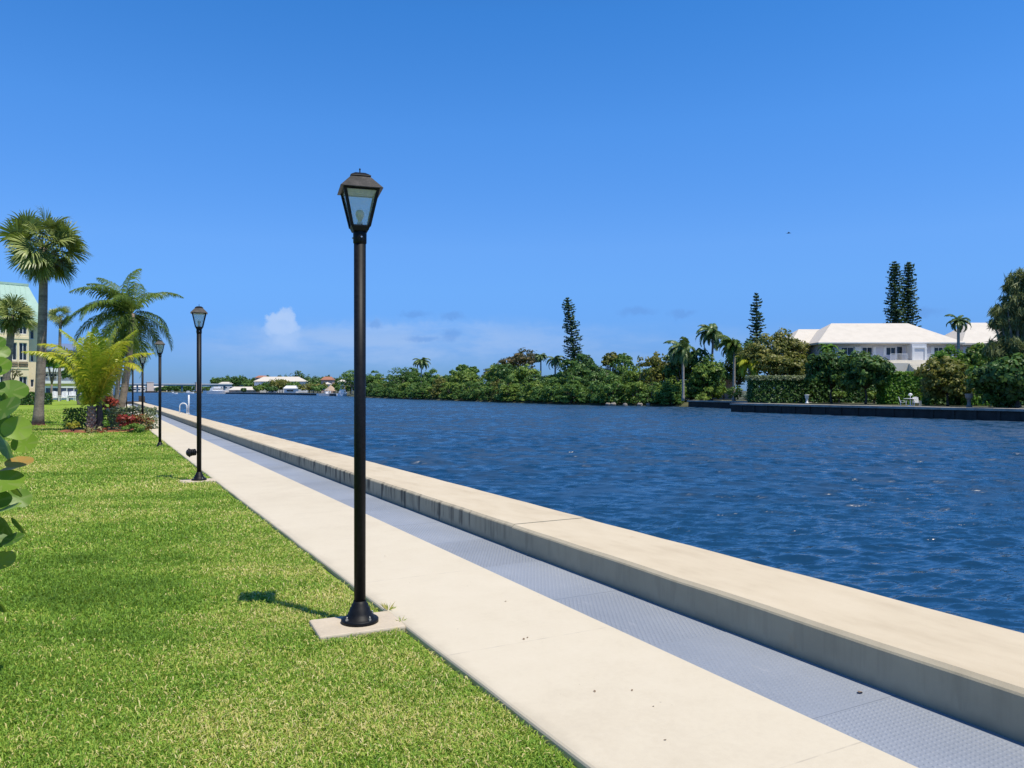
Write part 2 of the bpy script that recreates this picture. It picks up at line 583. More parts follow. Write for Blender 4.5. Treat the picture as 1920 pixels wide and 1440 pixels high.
    uv = node(nt, 'ShaderNodeAttribute', attribute_name='vein')
    col2 = mixc(nt, mth(nt, 'MULTIPLY', uv.outputs['Fac'], .28), col, (.32, .36, .13))
    nt.links.new(col2, b.inputs['Base Color'])
    b.inputs['Roughness'].default_value = .42
    b.inputs['Specular IOR Level'].default_value = .35
    t = node(nt, 'ShaderNodeBsdfTranslucent')
    nt.links.new(mixc(nt, .5, col2, (.35, .50, .04)), t.inputs[0])
    mx = node(nt, 'ShaderNodeMixShader')
    mx.inputs[0].default_value = .32
    nt.links.new(b.outputs[0], mx.inputs[1])
    nt.links.new(t.outputs[0], mx.inputs[2])
    nt.links.new(mx.outputs[0], nt.nodes['Material Output'].inputs[0])
    M['seagrape'] = m


make_materials()

# ---------------------------------------------------------------- foliage generators (numpy)
def unit(a):
    return a / np.maximum(np.linalg.norm(a, axis=-1, keepdims=True), 1e-9)


def rdirs(rng, n):
    return unit(rng.normal(size=(n, 3)))


def leaf_quads(rng, C, N, L, W, T=None, fold=0.0):
    n = len(C)
    r = rdirs(rng, n) if T is None else T
    t = unit(r - N * np.sum(r * N, axis=1, keepdims=True))
    b = np.cross(N, t)
    L = np.broadcast_to(np.asarray(L), (n,))[:, None]
    W = np.broadcast_to(np.asarray(W), (n,))[:, None]
    V = np.empty((n, 4, 3))
    V[:, 0] = C - t * L * .5
    V[:, 1] = C + b * W * .5 + N * L * fold
    V[:, 2] = C + t * L * .5
    V[:, 3] = C - b * W * .5 + N * L * fold
    F = np.arange(n * 4).reshape(n, 4)
    return V.reshape(-1, 3), F


def join(parts):
    V, F, T = [], [], []
    b = 0
    for v, f, t in parts:
        V.append(v)
        F.append(f + b)
        T.append(t)
        b += len(v)
    return np.concatenate(V), np.concatenate(F), np.concatenate(T)


def crown(seed, lobes, n, size, sub=14, subr=.42, aspect=.62, lift=.15, bright=0.0):
    """many leaf clumps over the surfaces of smaller balls set round each lobe"""
    rng = np.random.default_rng(seed)
    wts = np.array([rr[0] * rr[1] + rr[0] * rr[2] + rr[1] * rr[2] for _, rr in lobes])
    wts = wts / wts.sum()
    parts = []
    for (c, rr), w in zip(lobes, wts):
        c = np.array(c, float)
        rr = np.array(rr, float)
        m = max(20, int(n * w))
        d = rdirs(rng, sub)
        sc = c + d * rr * rng.uniform(.62, .86, (sub, 1))
        sr = rr[None, :] * subr * rng.uniform(.7, 1.3, (sub, 1))
        st = rng.uniform(-.30, .30, sub)
        k = rng.integers(0, sub, m)
        e = rdirs(rng, m)
        e[:, 2] = np.where(e[:, 2] < -.35, -e[:, 2] * .5, e[:, 2])
        rad = rng.uniform(.72, 1.06, (m, 1))
        P = sc[k] + e * sr[k] * rad
        N = unit(e * .75 + unit((P - c) / rr) * .35 + rng.normal(size=(m, 3)) * .42 + np.array([0, 0, lift]))
        L = size * rng.uniform(.6, 1.35, m)
        V, F = leaf_quads(rng, P, N, L, L * aspect)
        T = np.clip(.5 + st[k] + rng.normal(0, .17, m) + bright, 0, 1)
        parts.append((V, F, T))
    return join(parts)


def tree_trunk(seed, lobes, base_r, z0=0.0, lean=(0, 0), fork=.45):
    rng = random.Random(seed)
    mb = MB()
    cx = sum(l[0][0] for l in lobes) / len(lobes) + lean[0]
    cy = sum(l[0][1] for l in lobes) / len(lobes) + lean[1]
    cz = sum(l[0][2] for l in lobes) / len(lobes)
    fz = z0 + (cz - z0) * fork
    p0, p1 = Vector((0, 0, z0)), Vector((cx * fork, cy * fork, fz))
    mid = (p0 + p1) / 2 + Vector((rng.uniform(-.1, .1) * fz, rng.uniform(-.1, .1) * fz, 0))
    mb.tube([p0, p0.lerp(mid, .25), mid, p1], [base_r * 1.35, base_r, base_r * .9, base_r * .8], 8)
    for c, rr in lobes:
        for k in range(2):
            q = Vector(c) + Vector((rng.uniform(-.5, .5) * rr[0], rng.uniform(-.5, .5) * rr[1], rng.uniform(-.1, .5) * rr[2]))
            m2 = p1.lerp(q, .5) + Vector((0, 0, -.08 * rr[2]))
            mb.tube([p1, m2, q], [base_r * .6, base_r * .42, base_r * .12], 6)
    return mb


def make_tree(name, label, cat, loc, lobes, n, size, mat, bark='barkgrey', base_r=.2, seed=1, group=None, z0=0.0, **kw):
    t = thing(name, label, cat, loc, 0, group)
    tree_trunk(seed, lobes, base_r, z0).build('trunk', M[bark], t)
    V, F, T = crown(seed, lobes, n, size, **kw)
    obj('crown', np_mesh('crown', V, F, T), M[mat], t)
    return t


def hedge_mesh(seed, sx, sy, sz, n, size, bulge=.08):
    """leaves over the faces of a clipped block standing on z = 0"""
    rng = np.random.default_rng(seed)
    ar = np.array([sx * sy, sx * sz, sx * sz, sy * sz, sy * sz])
    k = rng.choice(5, n, p=ar / ar.sum())
    a, b = rng.uniform(-.5, .5, n), rng.uniform(-.5, .5, n)
    P = np.zeros((n, 3))
    N = np.zeros((n, 3))
    for j in range(n):
        if k[j] == 0:
            P[j], N[j] = (a[j] * sx, b[j] * sy, sz), (0, 0, 1)
        elif k[j] < 3:
            s = 1 if k[j] == 1 else -1
            P[j], N[j] = (a[j] * sx, s * sy / 2, (b[j] + .5) * sz), (0, s, 0)
        else:
            s = 1 if k[j] == 3 else -1
            P[j], N[j] = (s * sx / 2, a[j] * sy, (b[j] + .5) * sz), (s, 0, 0)
    wob = np.sin(P[:, 0] * 5.1 + seed) * np.sin(P[:, 1] * 4.3 + 1) * np.sin(P[:, 2] * 6.1 + 2)
    depth = rng.uniform(-1, .35, (n, 1)) * bulge * 2
    P = P + N * (wob[:, None] * bulge + depth)
    N = unit(N + rng.normal(size=(n, 3)) * .55 + np.array([0, 0, .2]))
    L = size * rng.uniform(.6, 1.3, n)
    V, F = leaf_quads(rng, P, N, L, L * .6)
    T = np.clip(.5 + wob * .3 + rng.normal(0, .24, n), 0, 1)
    return V, F, T


def feather_frond(seed, L, e0, droop, nl, lw, ll, hang=.5, sweep=0.0, comb=.55, tint0=.5):
    """a pinnate frond leaving the origin along +x; e0 its start elevation (rad)"""
    rng = np.random.default_rng(seed)
    ts = np.linspace(0, 1, 15)
    ang = e0 - droop * ts ** 1.35
    dl = L / 14
    P = np.zeros((15, 3))
    for i in range(1, 15):
        a = (ang[i] + ang[i - 1]) / 2
        P[i] = P[i - 1] + dl * np.array([math.cos(a), 0, math.sin(a)])
    P[:, 1] += sweep * L * ts ** 2
    V, F, T = [], [], []

    def quad(a, b, c, d, t):
        k = len(V)
        V.extend([a, b, c, d])
        F.append((k, k + 1, k + 2, k + 3))
        T.append(t)
    # rachis, a thin three-sided rib
    for i in range(14):
        r0 = .012 * L * (1 - ts[i] * .85)
        r1 = .012 * L * (1 - ts[i + 1] * .85)
        off0 = [np.array([0, r0, 0]), np.array([0, -r0, 0]), np.array([0, 0, -r0 * 1.2])]
        off1 = [np.array([0, r1, 0]), np.array([0, -r1, 0]), np.array([0, 0, -r1 * 1.2])]
        for a in range(3):
            b = (a + 1) % 3
            quad(P[i] + off0[a], P[i + 1] + off1[a], P[i + 1] + off1[b], P[i] + off0[b], .95)
    for s in (-1, 1):
        for t in np.linspace(.10, .995, nl):
            t = min(max(t + rng.normal(0, .006), .08), 1)
            x = t * 14
            i = min(int(x), 13)
            p = P[i] + (P[i + 1] - P[i]) * (x - i)
            d = unit(P[i + 1] - P[i])
            up = np.array([-d[2], 0, d[0]])
            side = np.array([0, s, 0.0])
            ln = ll * (math.sin(PI * min(1, .16 + .80 * t)) ** .7) * rng.uniform(.85, 1.12)
            v0 = unit(side * (1 - comb * t) + d * (.35 + comb * t) + up * (.30 - .25 * t))
            g = np.array([0, 0, -1.0])
            v1 = unit(v0 + g * hang * rng.uniform(.6, 1.4))
            v2 = unit(v0 + g * hang * 2.4 * rng.uniform(.6, 1.4))
            w = d * lw * .5
            a = p
            b = a + v0 * ln * .35
            c = b + v1 * ln * .35
            e = c + v2 * ln * .30
            tt = float(np.clip(tint0 + rng.normal(0, .18), 0, 1))
            quad(a - w * .6, a + w * .6, b + w, b - w, tt)
            quad(b - w, b + w, c + w * .75, c - w * .75, tt)
            quad(c - w * .75, c + w * .75, e + w * .08, e - w * .08, tt)
    return np.array(V), np.array(F), np.array(T)


def fan_frond(seed, pet, Rf, e0, droop, ns=30, sp=2.2, hang=.35, tint0=.5):
    """a costapalmate fan: petiole along +x then radiating segments whose tips fall"""
    rng = np.random.default_rng(seed)
    V, F, T = [], [], []

    def quad(a, b, c, d, t):
        k = len(V)
        V.extend([a, b, c, d])
        F.append((k, k + 1, k + 2, k + 3))
        T.append(t)
    pts = [np.zeros(3)]
    for i in range(5):
        a = e0 - droop * (i / 5) ** 1.2
        pts.append(pts[-1] + pet / 5 * np.array([math.cos(a), 0, math.sin(a)]))
    for i in range(5):
        w = .022 * (1 - .1 * i)
        quad(pts[i] + (0, w, 0), pts[i + 1] + (0, w, 0), pts[i + 1] - (0, w, 0), pts[i] - (0, w, 0), .8)
        quad(pts[i] + (0, 0, w), pts[i + 1] + (0, 0, w), pts[i + 1] - (0, 0, w), pts[i] - (0, 0, w), .8)
    hub = pts[-1]
    a = e0 - droop
    d = np.array([math.cos(a), 0, math.sin(a)])
    up = np.array([-d[2], 0, d[0]])
    side = np.array([0, 1.0, 0])
    g = np.array([0, 0, -1.0])
    for k in range(ns):
        th = -sp + 2 * sp * (k + .5) / ns + rng.normal(0, .03)
        v = d * math.cos(th) + side * math.sin(th)
        v = unit(v + up * (.30 * abs(math.sin(th)) + rng.normal(0, .05)))
        ln = Rf * (.72 + .28 * math.cos(th * .6)) * rng.uniform(.88, 1.08)
        w = np.cross(v, up)
        w = unit(w) * Rf * .040
        b = hub + v * ln * .5
        c = b + unit(v + g * hang * .6) * ln * .28
        e = c + unit(v + g * hang * rng.uniform(1.2, 3.0)) * ln * .24
        tt = float(np.clip(tint0 + rng.normal(0, .2), 0, 1))
        quad(hub - w * .25, hub + w * .25, b + w, b - w, tt)
        quad(b - w, b + w, c + w * .6, c - w * .6, tt)
        quad(c - w * .6, c + w * .6, e + w * .06, e - w * .06, tt)
    return np.array(V), np.array(F), np.array(T)


def trunk_curve(p0, p1, bow=(0, 0, 0), r0=.2, r1=.15, n=14, flare=1.5, seed=0, nside=14):
    rng = random.Random(seed)
    p0, p1, bow = Vector(p0), Vector(p1), Vector(bow)
    pts, rad = [], []
    for i in range(n + 1):
        t = i / n
        pts.append(p0.lerp(p1, t) + bow * 4 * t * (1 - t))
        r = r0 + (r1 - r0) * t
        r *= 1 + (flare - 1) * max(0, 1 - t * 7) ** 2
        rad.append(r * (1 + rng.uniform(-.03, .03)))
    return MB().tube(pts, rad, nside)


def palm(name, label, loc, top, fronds, trunk_mat, frond_mat, r0, r1, bow=(0, 0, 0), group=None, flare=1.5, seed=0, cat='palm tree'):
    """fronds: list of (mesh, azimuth, tilt, scale, material or None)"""
    t = thing(name, label, cat, loc, 0, group)
    trunk_curve((0, 0, -.05), top, bow, r0, r1, flare=flare, seed=seed).build('trunk', M[trunk_mat], t)
    for me, az, roll, sc, mt in fronds:
        o = obj('frond', me, M[mt or frond_mat], t, top, (roll, math.sin(az * 7.3 + seed) * (.36 if 'sabal' in name else .18), az))
        o.scale = (sc, sc, sc)
    return t


def feather_set(seed, n, L, kinds, nl, lw, ll, hang=.5, wind=None, up=1.25, low=-.55, tint0=.5, comb=.55, droop=1.0):
    """n fronds spread by the golden angle from upright to hanging; meshes shared in `kinds` steps of elevation"""
    rng = random.Random(seed)
    mats = []
    for k in range(kinds):
        e = up + (low - up) * k / max(1, kinds - 1)
        dr = droop * (.75 + .55 * math.cos(e * .9))
        V, F, T = feather_frond(seed * 31 + k, L, e, dr, nl, lw, ll, hang, rng.uniform(-.06, .06), comb, tint0 + rng.uniform(-.08, .08))
        mats.append((np_mesh('frond', V, F, T), e))
    out = []
    for i in range(n):
        f = (i + .5) / n
        k = min(kinds - 1, int(f ** .85 * kinds))
        az = i * 2.39996 + rng.uniform(-.2, .2)
        if wind is not None:
            dlt = math.atan2(math.sin(wind - az), math.cos(wind - az))
            az += dlt * .32
        out.append((mats[k][0], az, rng.uniform(-.45, .45), rng.uniform(.78, 1.12), None))
    return out


def fan_set(seed, n, pet, Rf, kinds, ns=30, up=1.35, low=-.85, dead=0):
    rng = random.Random(seed)
    out, ms = [], []
    for k in range(kinds):
        e = up + (low - up) * k / max(1, kinds - 1)
        V, F, T = fan_frond(seed * 17 + k, pet, Rf, e, .45, ns, 2.2, .4, .5 + .12 * math.sin(e))
        ms.append(np_mesh('frond', V, F, T))
    for i in range(n):
        f = (i + .5) / n
        k = min(kinds - 1, int(f * kinds))
        out.append((ms[k], i * 2.39996 + rng.uniform(-.25, .25), rng.uniform(-1.0, 1.0), rng.uniform(.85, 1.12), None))
    if dead:
        V, F, T = fan_frond(seed * 17 + 99, pet * .8, Rf * .7, -.9, .5, 18, 1.2, .8)
        dm = np_mesh('frond', V, F, T)
        for i in range(dead):
            out.append((dm, i * 2.2 + .4, rng.uniform(-.3, .3), rng.uniform(.8, 1.0), 'sabaldead'))
    return out


def pine_mesh(seed, H, r_low, r_top, z_low, whorls, lean=(0.0, 0.0), gaps=0.1, round_top=True, twig=.62):
    """tiers of level branches, each a cord of upswept needle tufts"""
    rng = np.random.default_rng(seed)
    C, N, L = [], [], []
    for k in range(whorls):
        f = k / (whorls - 1)
        z = z_low + (H - z_low) * f
        ax = np.array([lean[0] * (z / H) ** 1.2, lean[1] * (z / H) ** 1.2, z])
        r = r_low + (r_top - r_low) * f ** .9
        if round_top and f > .86:
            r *= math.sqrt(max(.08, 1 - ((f - .86) / .15) ** 2))
        nb = rng.integers(6, 9)
        a0 = rng.uniform(0, 6.28)
        for b in range(nb):
            if rng.uniform() < gaps:
                continue
            a = a0 + b * 2 * PI / nb + rng.normal(0, .15)
            ln = r * rng.uniform(.65, 1.15)
            m = max(4, int(ln * 11))
            for q in range(m):
                t = (q + .6) / m
                p = ax + np.array([math.cos(a) * ln * t, math.sin(a) * ln * t, .22 * ln * t * t + rng.normal(0, .06)])
                sd = np.array([-math.sin(a), math.cos(a), 0]) * rng.normal(0, .16 * ln ** .5)
                C.append(p + sd)
                N.append(np.array([math.cos(a) * .2, math.sin(a) * .2, 1]) + rng.normal(size=3) * .55)
                L.append(twig * rng.uniform(.7, 1.3))
    C, N, L = np.array(C), unit(np.array(N)), np.array(L)
    V, F = leaf_quads(rng, C, N, L, L * .5)
    return V, F, np.clip(.5 + rng.normal(0, .22, len(C)), 0, 1)


def drooping_mesh(seed, lobes, n, ln, wd):
    """casuarina: hanks of thin needles hanging off up-swept branch ends"""
    rng = np.random.default_rng(seed)
    parts = []
    w = np.array([rr[0] * rr[2] for _, rr in lobes])
    w = w / w.sum()
    for (c, rr), ww in zip(lobes, w):
        m = int(n * ww)
        nb = 26
        d = rdirs(rng, nb)
        d[:, 2] = np.abs(d[:, 2]) * .9 - .25
        tip = np.array(c) + d * np.array(rr)
        root = np.array(c) + np.array([0, 0, -.3 * rr[2]])
        k = rng.integers(0, nb, m)
        t = rng.uniform(.25, 1.05, (m, 1))
        P = root + (tip[k] - root) * t + rng.normal(size=(m, 3)) * .13 * np.array(rr) * (1.2 - t * .6)
        T = unit(np.array([0, 0, -1.0]) + .55 * unit(tip[k] - root) + rng.normal(size=(m, 3)) * .38)
        N = rdirs(rng, m)
        N = unit(N - T * np.sum(N * T, axis=1, keepdims=True))
        L = ln * rng.uniform(.6, 1.3, m)
        V, F = leaf_quads(rng, P, N, L, wd * rng.uniform(.7, 1.3, m), T)
        parts.append((V, F, np.clip(.5 + rng.uniform(-.2, .2, nb)[k] + rng.normal(0, .15, m), 0, 1)))
    return join(parts)


# ---------------------------------------------------------------- the setting
def vnoise(x, y, seed, sc):
    rng = np.random.default_rng(seed)
    r = np.zeros_like(x)
    for i in range(9):
        a = rng.uniform(0, 2 * PI)
        f = sc * rng.uniform(.5, 2.0)
        r += np.sin((x * math.cos(a) + y * math.sin(a)) * f * 2 * PI + rng.uniform(0, 6.28)) / (.6 + f / sc)
    return r / 4.2


def ground_sheets():
    # near lawn: a finely divided sheet, then a wide one round it
    def sheet(name, x0, x1, y0, y1, z, mat):
        mb = MB()
        mb.add([(x0, y0, z), (x1, y0, z), (x1, y1, z), (x0, y1, z)], [(0, 1, 2, 3)])
        return tag(mb.build(name, mat), kind='structure')
    sheet('lawn', -700, 1.845, -60, 1400, -.045, M['lawn'])
    # walkway slab with a rounded arris on the lawn side
    prof = [(1.85, -.25), (1.85, -.016), (1.855, -.006), (1.866, 0.0), (3.068, 0.0), (3.068, -.25)]
    rng = random.Random(4)
    ys = [-20 + .35 * i for i in range(int(180 / .35))]
    mb = MB()
    vs, fs = [], []
    for y in ys:
        w = rng.uniform(-.004, .004)
        for i, (x, z) in enumerate(prof):
            vs.append((x + (w if i < 4 else 0), y, z))
    n = len(prof)
    for j in range(len(ys) - 1):
        for i in range(n - 1):
            fs.append((j * n + i, (j + 1) * n + i, (j + 1) * n + i + 1, j * n + i + 1))
    mb.add(vs, fs)
    w = tag(mb.build('walkway', M['walk']), kind='structure')
    # studded strip: flat plates with a hairline between them, studs as geometry where they can be made out
    mb = MB()
    y = -12.0
    k = 0
    while y < 150:
        z = -.008
        mb.box(3.074, 3.715, y + .0006, y + 1.2194, -.2, z + (((k * 7) % 5) - 2) * .0006)
        y += 1.22
        k += 1
    V = [np.array(mb.v)]
    # stud lattice (staggered)
    pitch = .034
    nx = int(.60 / pitch)
    ny = int((17 - 1.5) / (pitch * .866))
    gx, gy = np.meshgrid(np.arange(nx), np.arange(ny))
    X = 3.100 + gx * pitch + (gy % 2) * pitch * .5
    Y = 1.5 + gy * pitch * .866
    keep = np.abs(((Y + 12.0) % 1.22) - .61) < .592
    X, Y = X[keep], Y[keep]
    rings = [(.0100, 0.0), (.0080, .0020), (.0045, .0030)]
    nv = 7
    pts = []
    for r, z in rings:
        for a in range(nv):
            pts.append((r * math.cos(2 * PI * a / nv), r * math.sin(2 * PI * a / nv), z))
    pts.append((0, 0, .0032))
    pts = np.array(pts)
    quads = []
    for j in range(2):
        for a in range(nv):
            quads.append((j * nv + a, j * nv + (a + 1) % nv, (j + 1) * nv + (a + 1) % nv, (j + 1) * nv + a))
    tris = [(2 * nv + a, 2 * nv + (a + 1) % nv, 3 * nv, 3 * nv) for a in range(nv)]
    base = np.stack([X, Y, np.full_like(X, -.0082)], 1)
    SV = (base[:, None, :] + pts[None]).reshape(-1, 3)
    off = (np.arange(len(base)) * len(pts))[:, None, None]
    SQ = (np.array(quads)[None] + off).reshape(-1, 4)
    ST = (np.array([t[:3] for t in tris])[None] + off).reshape(-1, 3)
    b0 = len(mb.v)
    mb.v += [tuple(p) for p in SV]
    mb.f += [tuple(q) for q in (SQ + b0)]
    mb.f += [tuple(q) for q in (ST + b0)]
    mb.s += [True] * (len(SQ) + len(ST))
    tag(mb.build('studded_path', M['strip']), kind='structure')
    # bed of the walkway under the plates, dark joint
    sheet('path_bed', 1.86, 3.73, -20, 150, -.03, M['barkdark'])
    # water: one sheet whose grid is fine near the seawall and coarse far off, raised into wind waves
    rows = [3.0]
    while rows[-1] < 9000:
        d = rows[-1]
        rows.append(d + d * (.0036 if d < 140 else .0042 + min(.06, (d - 140) * .0002)))
    D = np.array(rows)
    U = np.linspace(-.80, .95, 520)
    dd, uu = np.meshgrid(D, U, indexing='ij')
    WX = dd * (S_ + uu * C_)
    WY = dd * (C_ - uu * S_)
    rng = np.random.default_rng(42)
    Z = np.zeros_like(WX)
    kept = np.zeros_like(WX)
    total = 1e-9
    DX = np.zeros_like(WX)
    DY = np.zeros_like(WX)
    gust = .72 + .38 * vnoise(WX, WY, 61, .022) + .22 * vnoise(WX, WY, 62, .09)
    gust = np.clip(gust, .25, 1.35)
    step = dd * .0036
    for i in range(64):
        lam = .19 * (4.6 ** rng.uniform()) if i < 54 else rng.uniform(1.3, 3.2)
        k = 2 * PI / lam
        th = YAW + rng.normal(0, .42) + .10
        kx, ky = k * math.sin(th), k * math.cos(th)
        amp = .0115 * lam ** .95 * rng.uniform(.6, 1.3) * (1.0 if i < 54 else .55)
        ph = rng.uniform(0, 2 * PI)
        fade = np.clip((lam / step - 2.0) / 2.5, 0, 1)
        a_ = amp * fade * gust
        kept += (amp * fade * k) ** 2
        total += (amp * k) ** 2
        p = kx * WX + ky * WY + ph
        Z += a_ * np.cos(p)
        sn = np.sin(p) * a_ * .45
        DX -= math.sin(th) * sn
        DY -= math.cos(th) * sn
    V = np.stack([WX + DX, WY + DY, WATER_Z + Z], -1).reshape(-1, 3)
    nr, nc = WX.shape
    ii = np.arange(nr - 1)[:, None] * nc + np.arange(nc - 1)[None]
    F = np.stack([ii, ii + 1, ii + nc + 1, ii + nc], -1).reshape(-1, 4)[:, ::-1]
    me = np_mesh('water', V, F, smooth=True)
    at_ = me.attributes.new('chop', 'FLOAT', 'POINT')
    at_.data.foreach_set('value', np.sqrt(np.clip(1 - kept / total, 0, 1)).astype(np.float32).ravel())
    tag(obj('water', me, M['water']), kind='structure')
    sheet('canal_bed', -2500, 5000, -300, 7000, -2.6, M['barkdark'])
    # far bank
    shore = [(72.5, -120), (72.5, 20), (69.2, 30), (69.2, 71), (82.8, 71.5), (82.8, 94), (76.3, 113), (78, 172), (84, 262), (91, 300),
             (101, 355), (103, 448), (98, 560), (84, 668), (80, 1150), (0, 1180), (-700, 1190)]
    vs, fs = [], []
    for x, y in shore:
        vs += [(x - 1.2, y - (1.2 if y > 1100 else 0), -1.6), (x + .6, y + .4, -.8), (x + 4, y + (4 if y > 1100 else 1), -.05)]
    far = [(1500, -120), (1500, 20), (1500, 30), (1500, 71), (1500, 72), (1500, 94), (1500, 113), (1500, 172), (1500, 262), (1500, 300),
           (1500, 355), (1500, 448), (1500, 560), (1500, 668), (1500, 2500), (0, 2500), (-700, 2500)]
    nb = len(vs)
    for x, y in far:
        vs.append((x, y, .3))
    for i in range(len(shore) - 1):
        a, b = i * 3, (i + 1) * 3
        fs += [(a, a + 1, b + 1, b), (a + 1, a + 2, b + 2, b + 1), (a + 2, nb + i, nb + i + 1, b + 2)]
    mb = MB()
    mb.add(vs, fs)
    tag(mb.build('far_bank', plain('bank_earth', (.075, .080, .036), .95, .35, .4, bmp=.5)), kind='structure')


ground_sheets()


def seawall():
    t = thing('seawall', 'long tan concrete seawall between the grey studded strip and the canal', 'wall')
    prof = [(3.72, -.3), (3.72, .205), (3.728, .216), (3.752, .236), (4.600, .236), (4.622, .226), (4.63, .205), (4.63, -2.2)]
    edges = [-20, -12.36, -2.71, 6.94, 16.6, 26.25, 35.9, 45.55, 55.2, 64.85, 74.5, 84.15, 93.8, 101.5]
    rng = random.Random(9)
    for y0, y1 in zip(edges[:-1], edges[1:]):
        mb = MB()
        ys = np.linspace(y0 + .005, y1 - .005, 24)
        vs, fs = [], []
        dx, dz = rng.uniform(-.004, .004), rng.uniform(-.003, .003)
        for y in ys:
            w = rng.uniform(-.002, .002)
            for x, z in prof:
                vs.append((x + dx + w, y, z + dz + w))
        n = len(prof)
        for j in range(len(ys) - 1):
            for i in range(n - 1):
                fs.append((j * n + i, (j + 1) * n + i, (j + 1) * n + i + 1, j * n + i + 1))
        fs.append(tuple(range(n)))
        fs.append(tuple((len(ys) - 1) * n + i for i in reversed(range(n))))
        mb.add(vs, fs)
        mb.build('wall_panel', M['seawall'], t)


seawall()


PADS = [((1.575, 5.20), .29, .205), ((1.575, 14.80), .29, .205)]


def grass():
    rng = np.random.default_rng(11)
    bands = [(2.0, 4.2, 22000, .92), (4.2, 6, 15000, 1.0), (6, 9, 8000, 1.25), (9, 14, 3400, 1.7), (14, 23, 1300, 2.5), (23, 42, 420, 4.0), (42, 75, 80, 7.0)]
    parts = []
    for y0, y1, dens, ms in bands:
        xl = -.15 * y1 - 1.3
        n = int((1.80 - xl) * (y1 - y0) * dens)
        x = rng.uniform(xl, 1.835, n)
        y = rng.uniform(y0, y1, n)
        keep = np.ones(n, bool)
        edge = 1.818 + .034 * vnoise(x * 0, y, 3, 1.7) + rng.normal(0, .008, n)
        keep &= x < edge
        for (cx, cy), hx, hy in PADS:
            keep &= ~((np.abs(x - cx) < hx - .012) & (np.abs(y - cy - .015) < hy - .018))
        x, y = x[keep], y[keep]
        n = len(x)
        patch = vnoise(x, y, 21, .33) + .7 * vnoise(x, y, 22, 1.1) + .5 * vnoise(x, y, 25, 3.0)
        # greener swath of lawn with fewer straw blades
        green_swath = np.exp(-(((x - .15) / .75) ** 2 + ((y - 6.4) / 1.5) ** 2)) + .8 * np.exp(-(((x + .9) / 1.3) ** 2 + ((y - 9) / 2.0) ** 2))
        T = .42 + .06 * np.sin((y * .93 + x * .38) * 2 * PI / 1.15) + .23 * patch + rng.normal(0, .20, n) - .20 * green_swath
        straw = rng.uniform(size=n) < (.085 + .09 * patch - .07 * green_swath)
        T = np.where(straw, rng.uniform(.72, 1.0, n), T)
        L = rng.uniform(.016, .038, n) * ms ** .75
        W = rng.uniform(.0034, .0072, n) * ms
        az = rng.uniform(0, 2 * PI, n)
        lean = rng.uniform(.55, 1.5, n)
        lean = np.where(straw, rng.uniform(.9, 1.45, n), lean)
        h = np.stack([np.cos(az), np.sin(az), np.zeros(n)], 1)
        sd = np.stack([-np.sin(az), np.cos(az), np.zeros(n)], 1)
        tw = rng.normal(0, .5, (n, 1))
        sd = unit(sd + tw * np.array([0, 0, 1]))
        up = np.array([0, 0, 1.0])
        b = np.stack([x, y, np.full(n, -.045)], 1)
        b[:, 2] += np.where(straw, rng.uniform(.010, .026, n), rng.uniform(0, .02, n)) + .010 * vnoise(x, y, 33, 2.2) + .006 * vnoise(x, y, 34, 7)
        d1 = h * np.sin(lean * .55)[:, None] + up * np.cos(lean * .55)[:, None]
        d2 = h * np.sin(lean * 1.35)[:, None] + up * np.cos(lean * 1.35)[:, None]
        m = b + d1 * (L * .55)[:, None]
        e = m + d2 * (L * .45)[:, None]
        w = sd * (W * .5)[:, None]
        V = np.empty((n, 6, 3))
        V[:, 0], V[:, 1] = b - w * .7, b + w * .7
        V[:, 2], V[:, 3] = m - w, m + w
        V[:, 4], V[:, 5] = e - w * .2, e + w * .2
        k = np.arange(n)[:, None] * 6
        F = np.concatenate([k + np.array([[0, 1, 3, 2]]), k + np.array([[2, 3, 5, 4]])], 1).reshape(-1, 4)
        parts.append((V.reshape(-1, 3), F, np.repeat(np.clip(T, 0, 1), 2)))
    V, F, T = join(parts)
    o = obj('grass', np_mesh('grass', V, F, T), M['grass'])
    tag(o, 'mown green lawn with straw coloured blades beside the walkway', 'grass', kind='stuff')


grass()


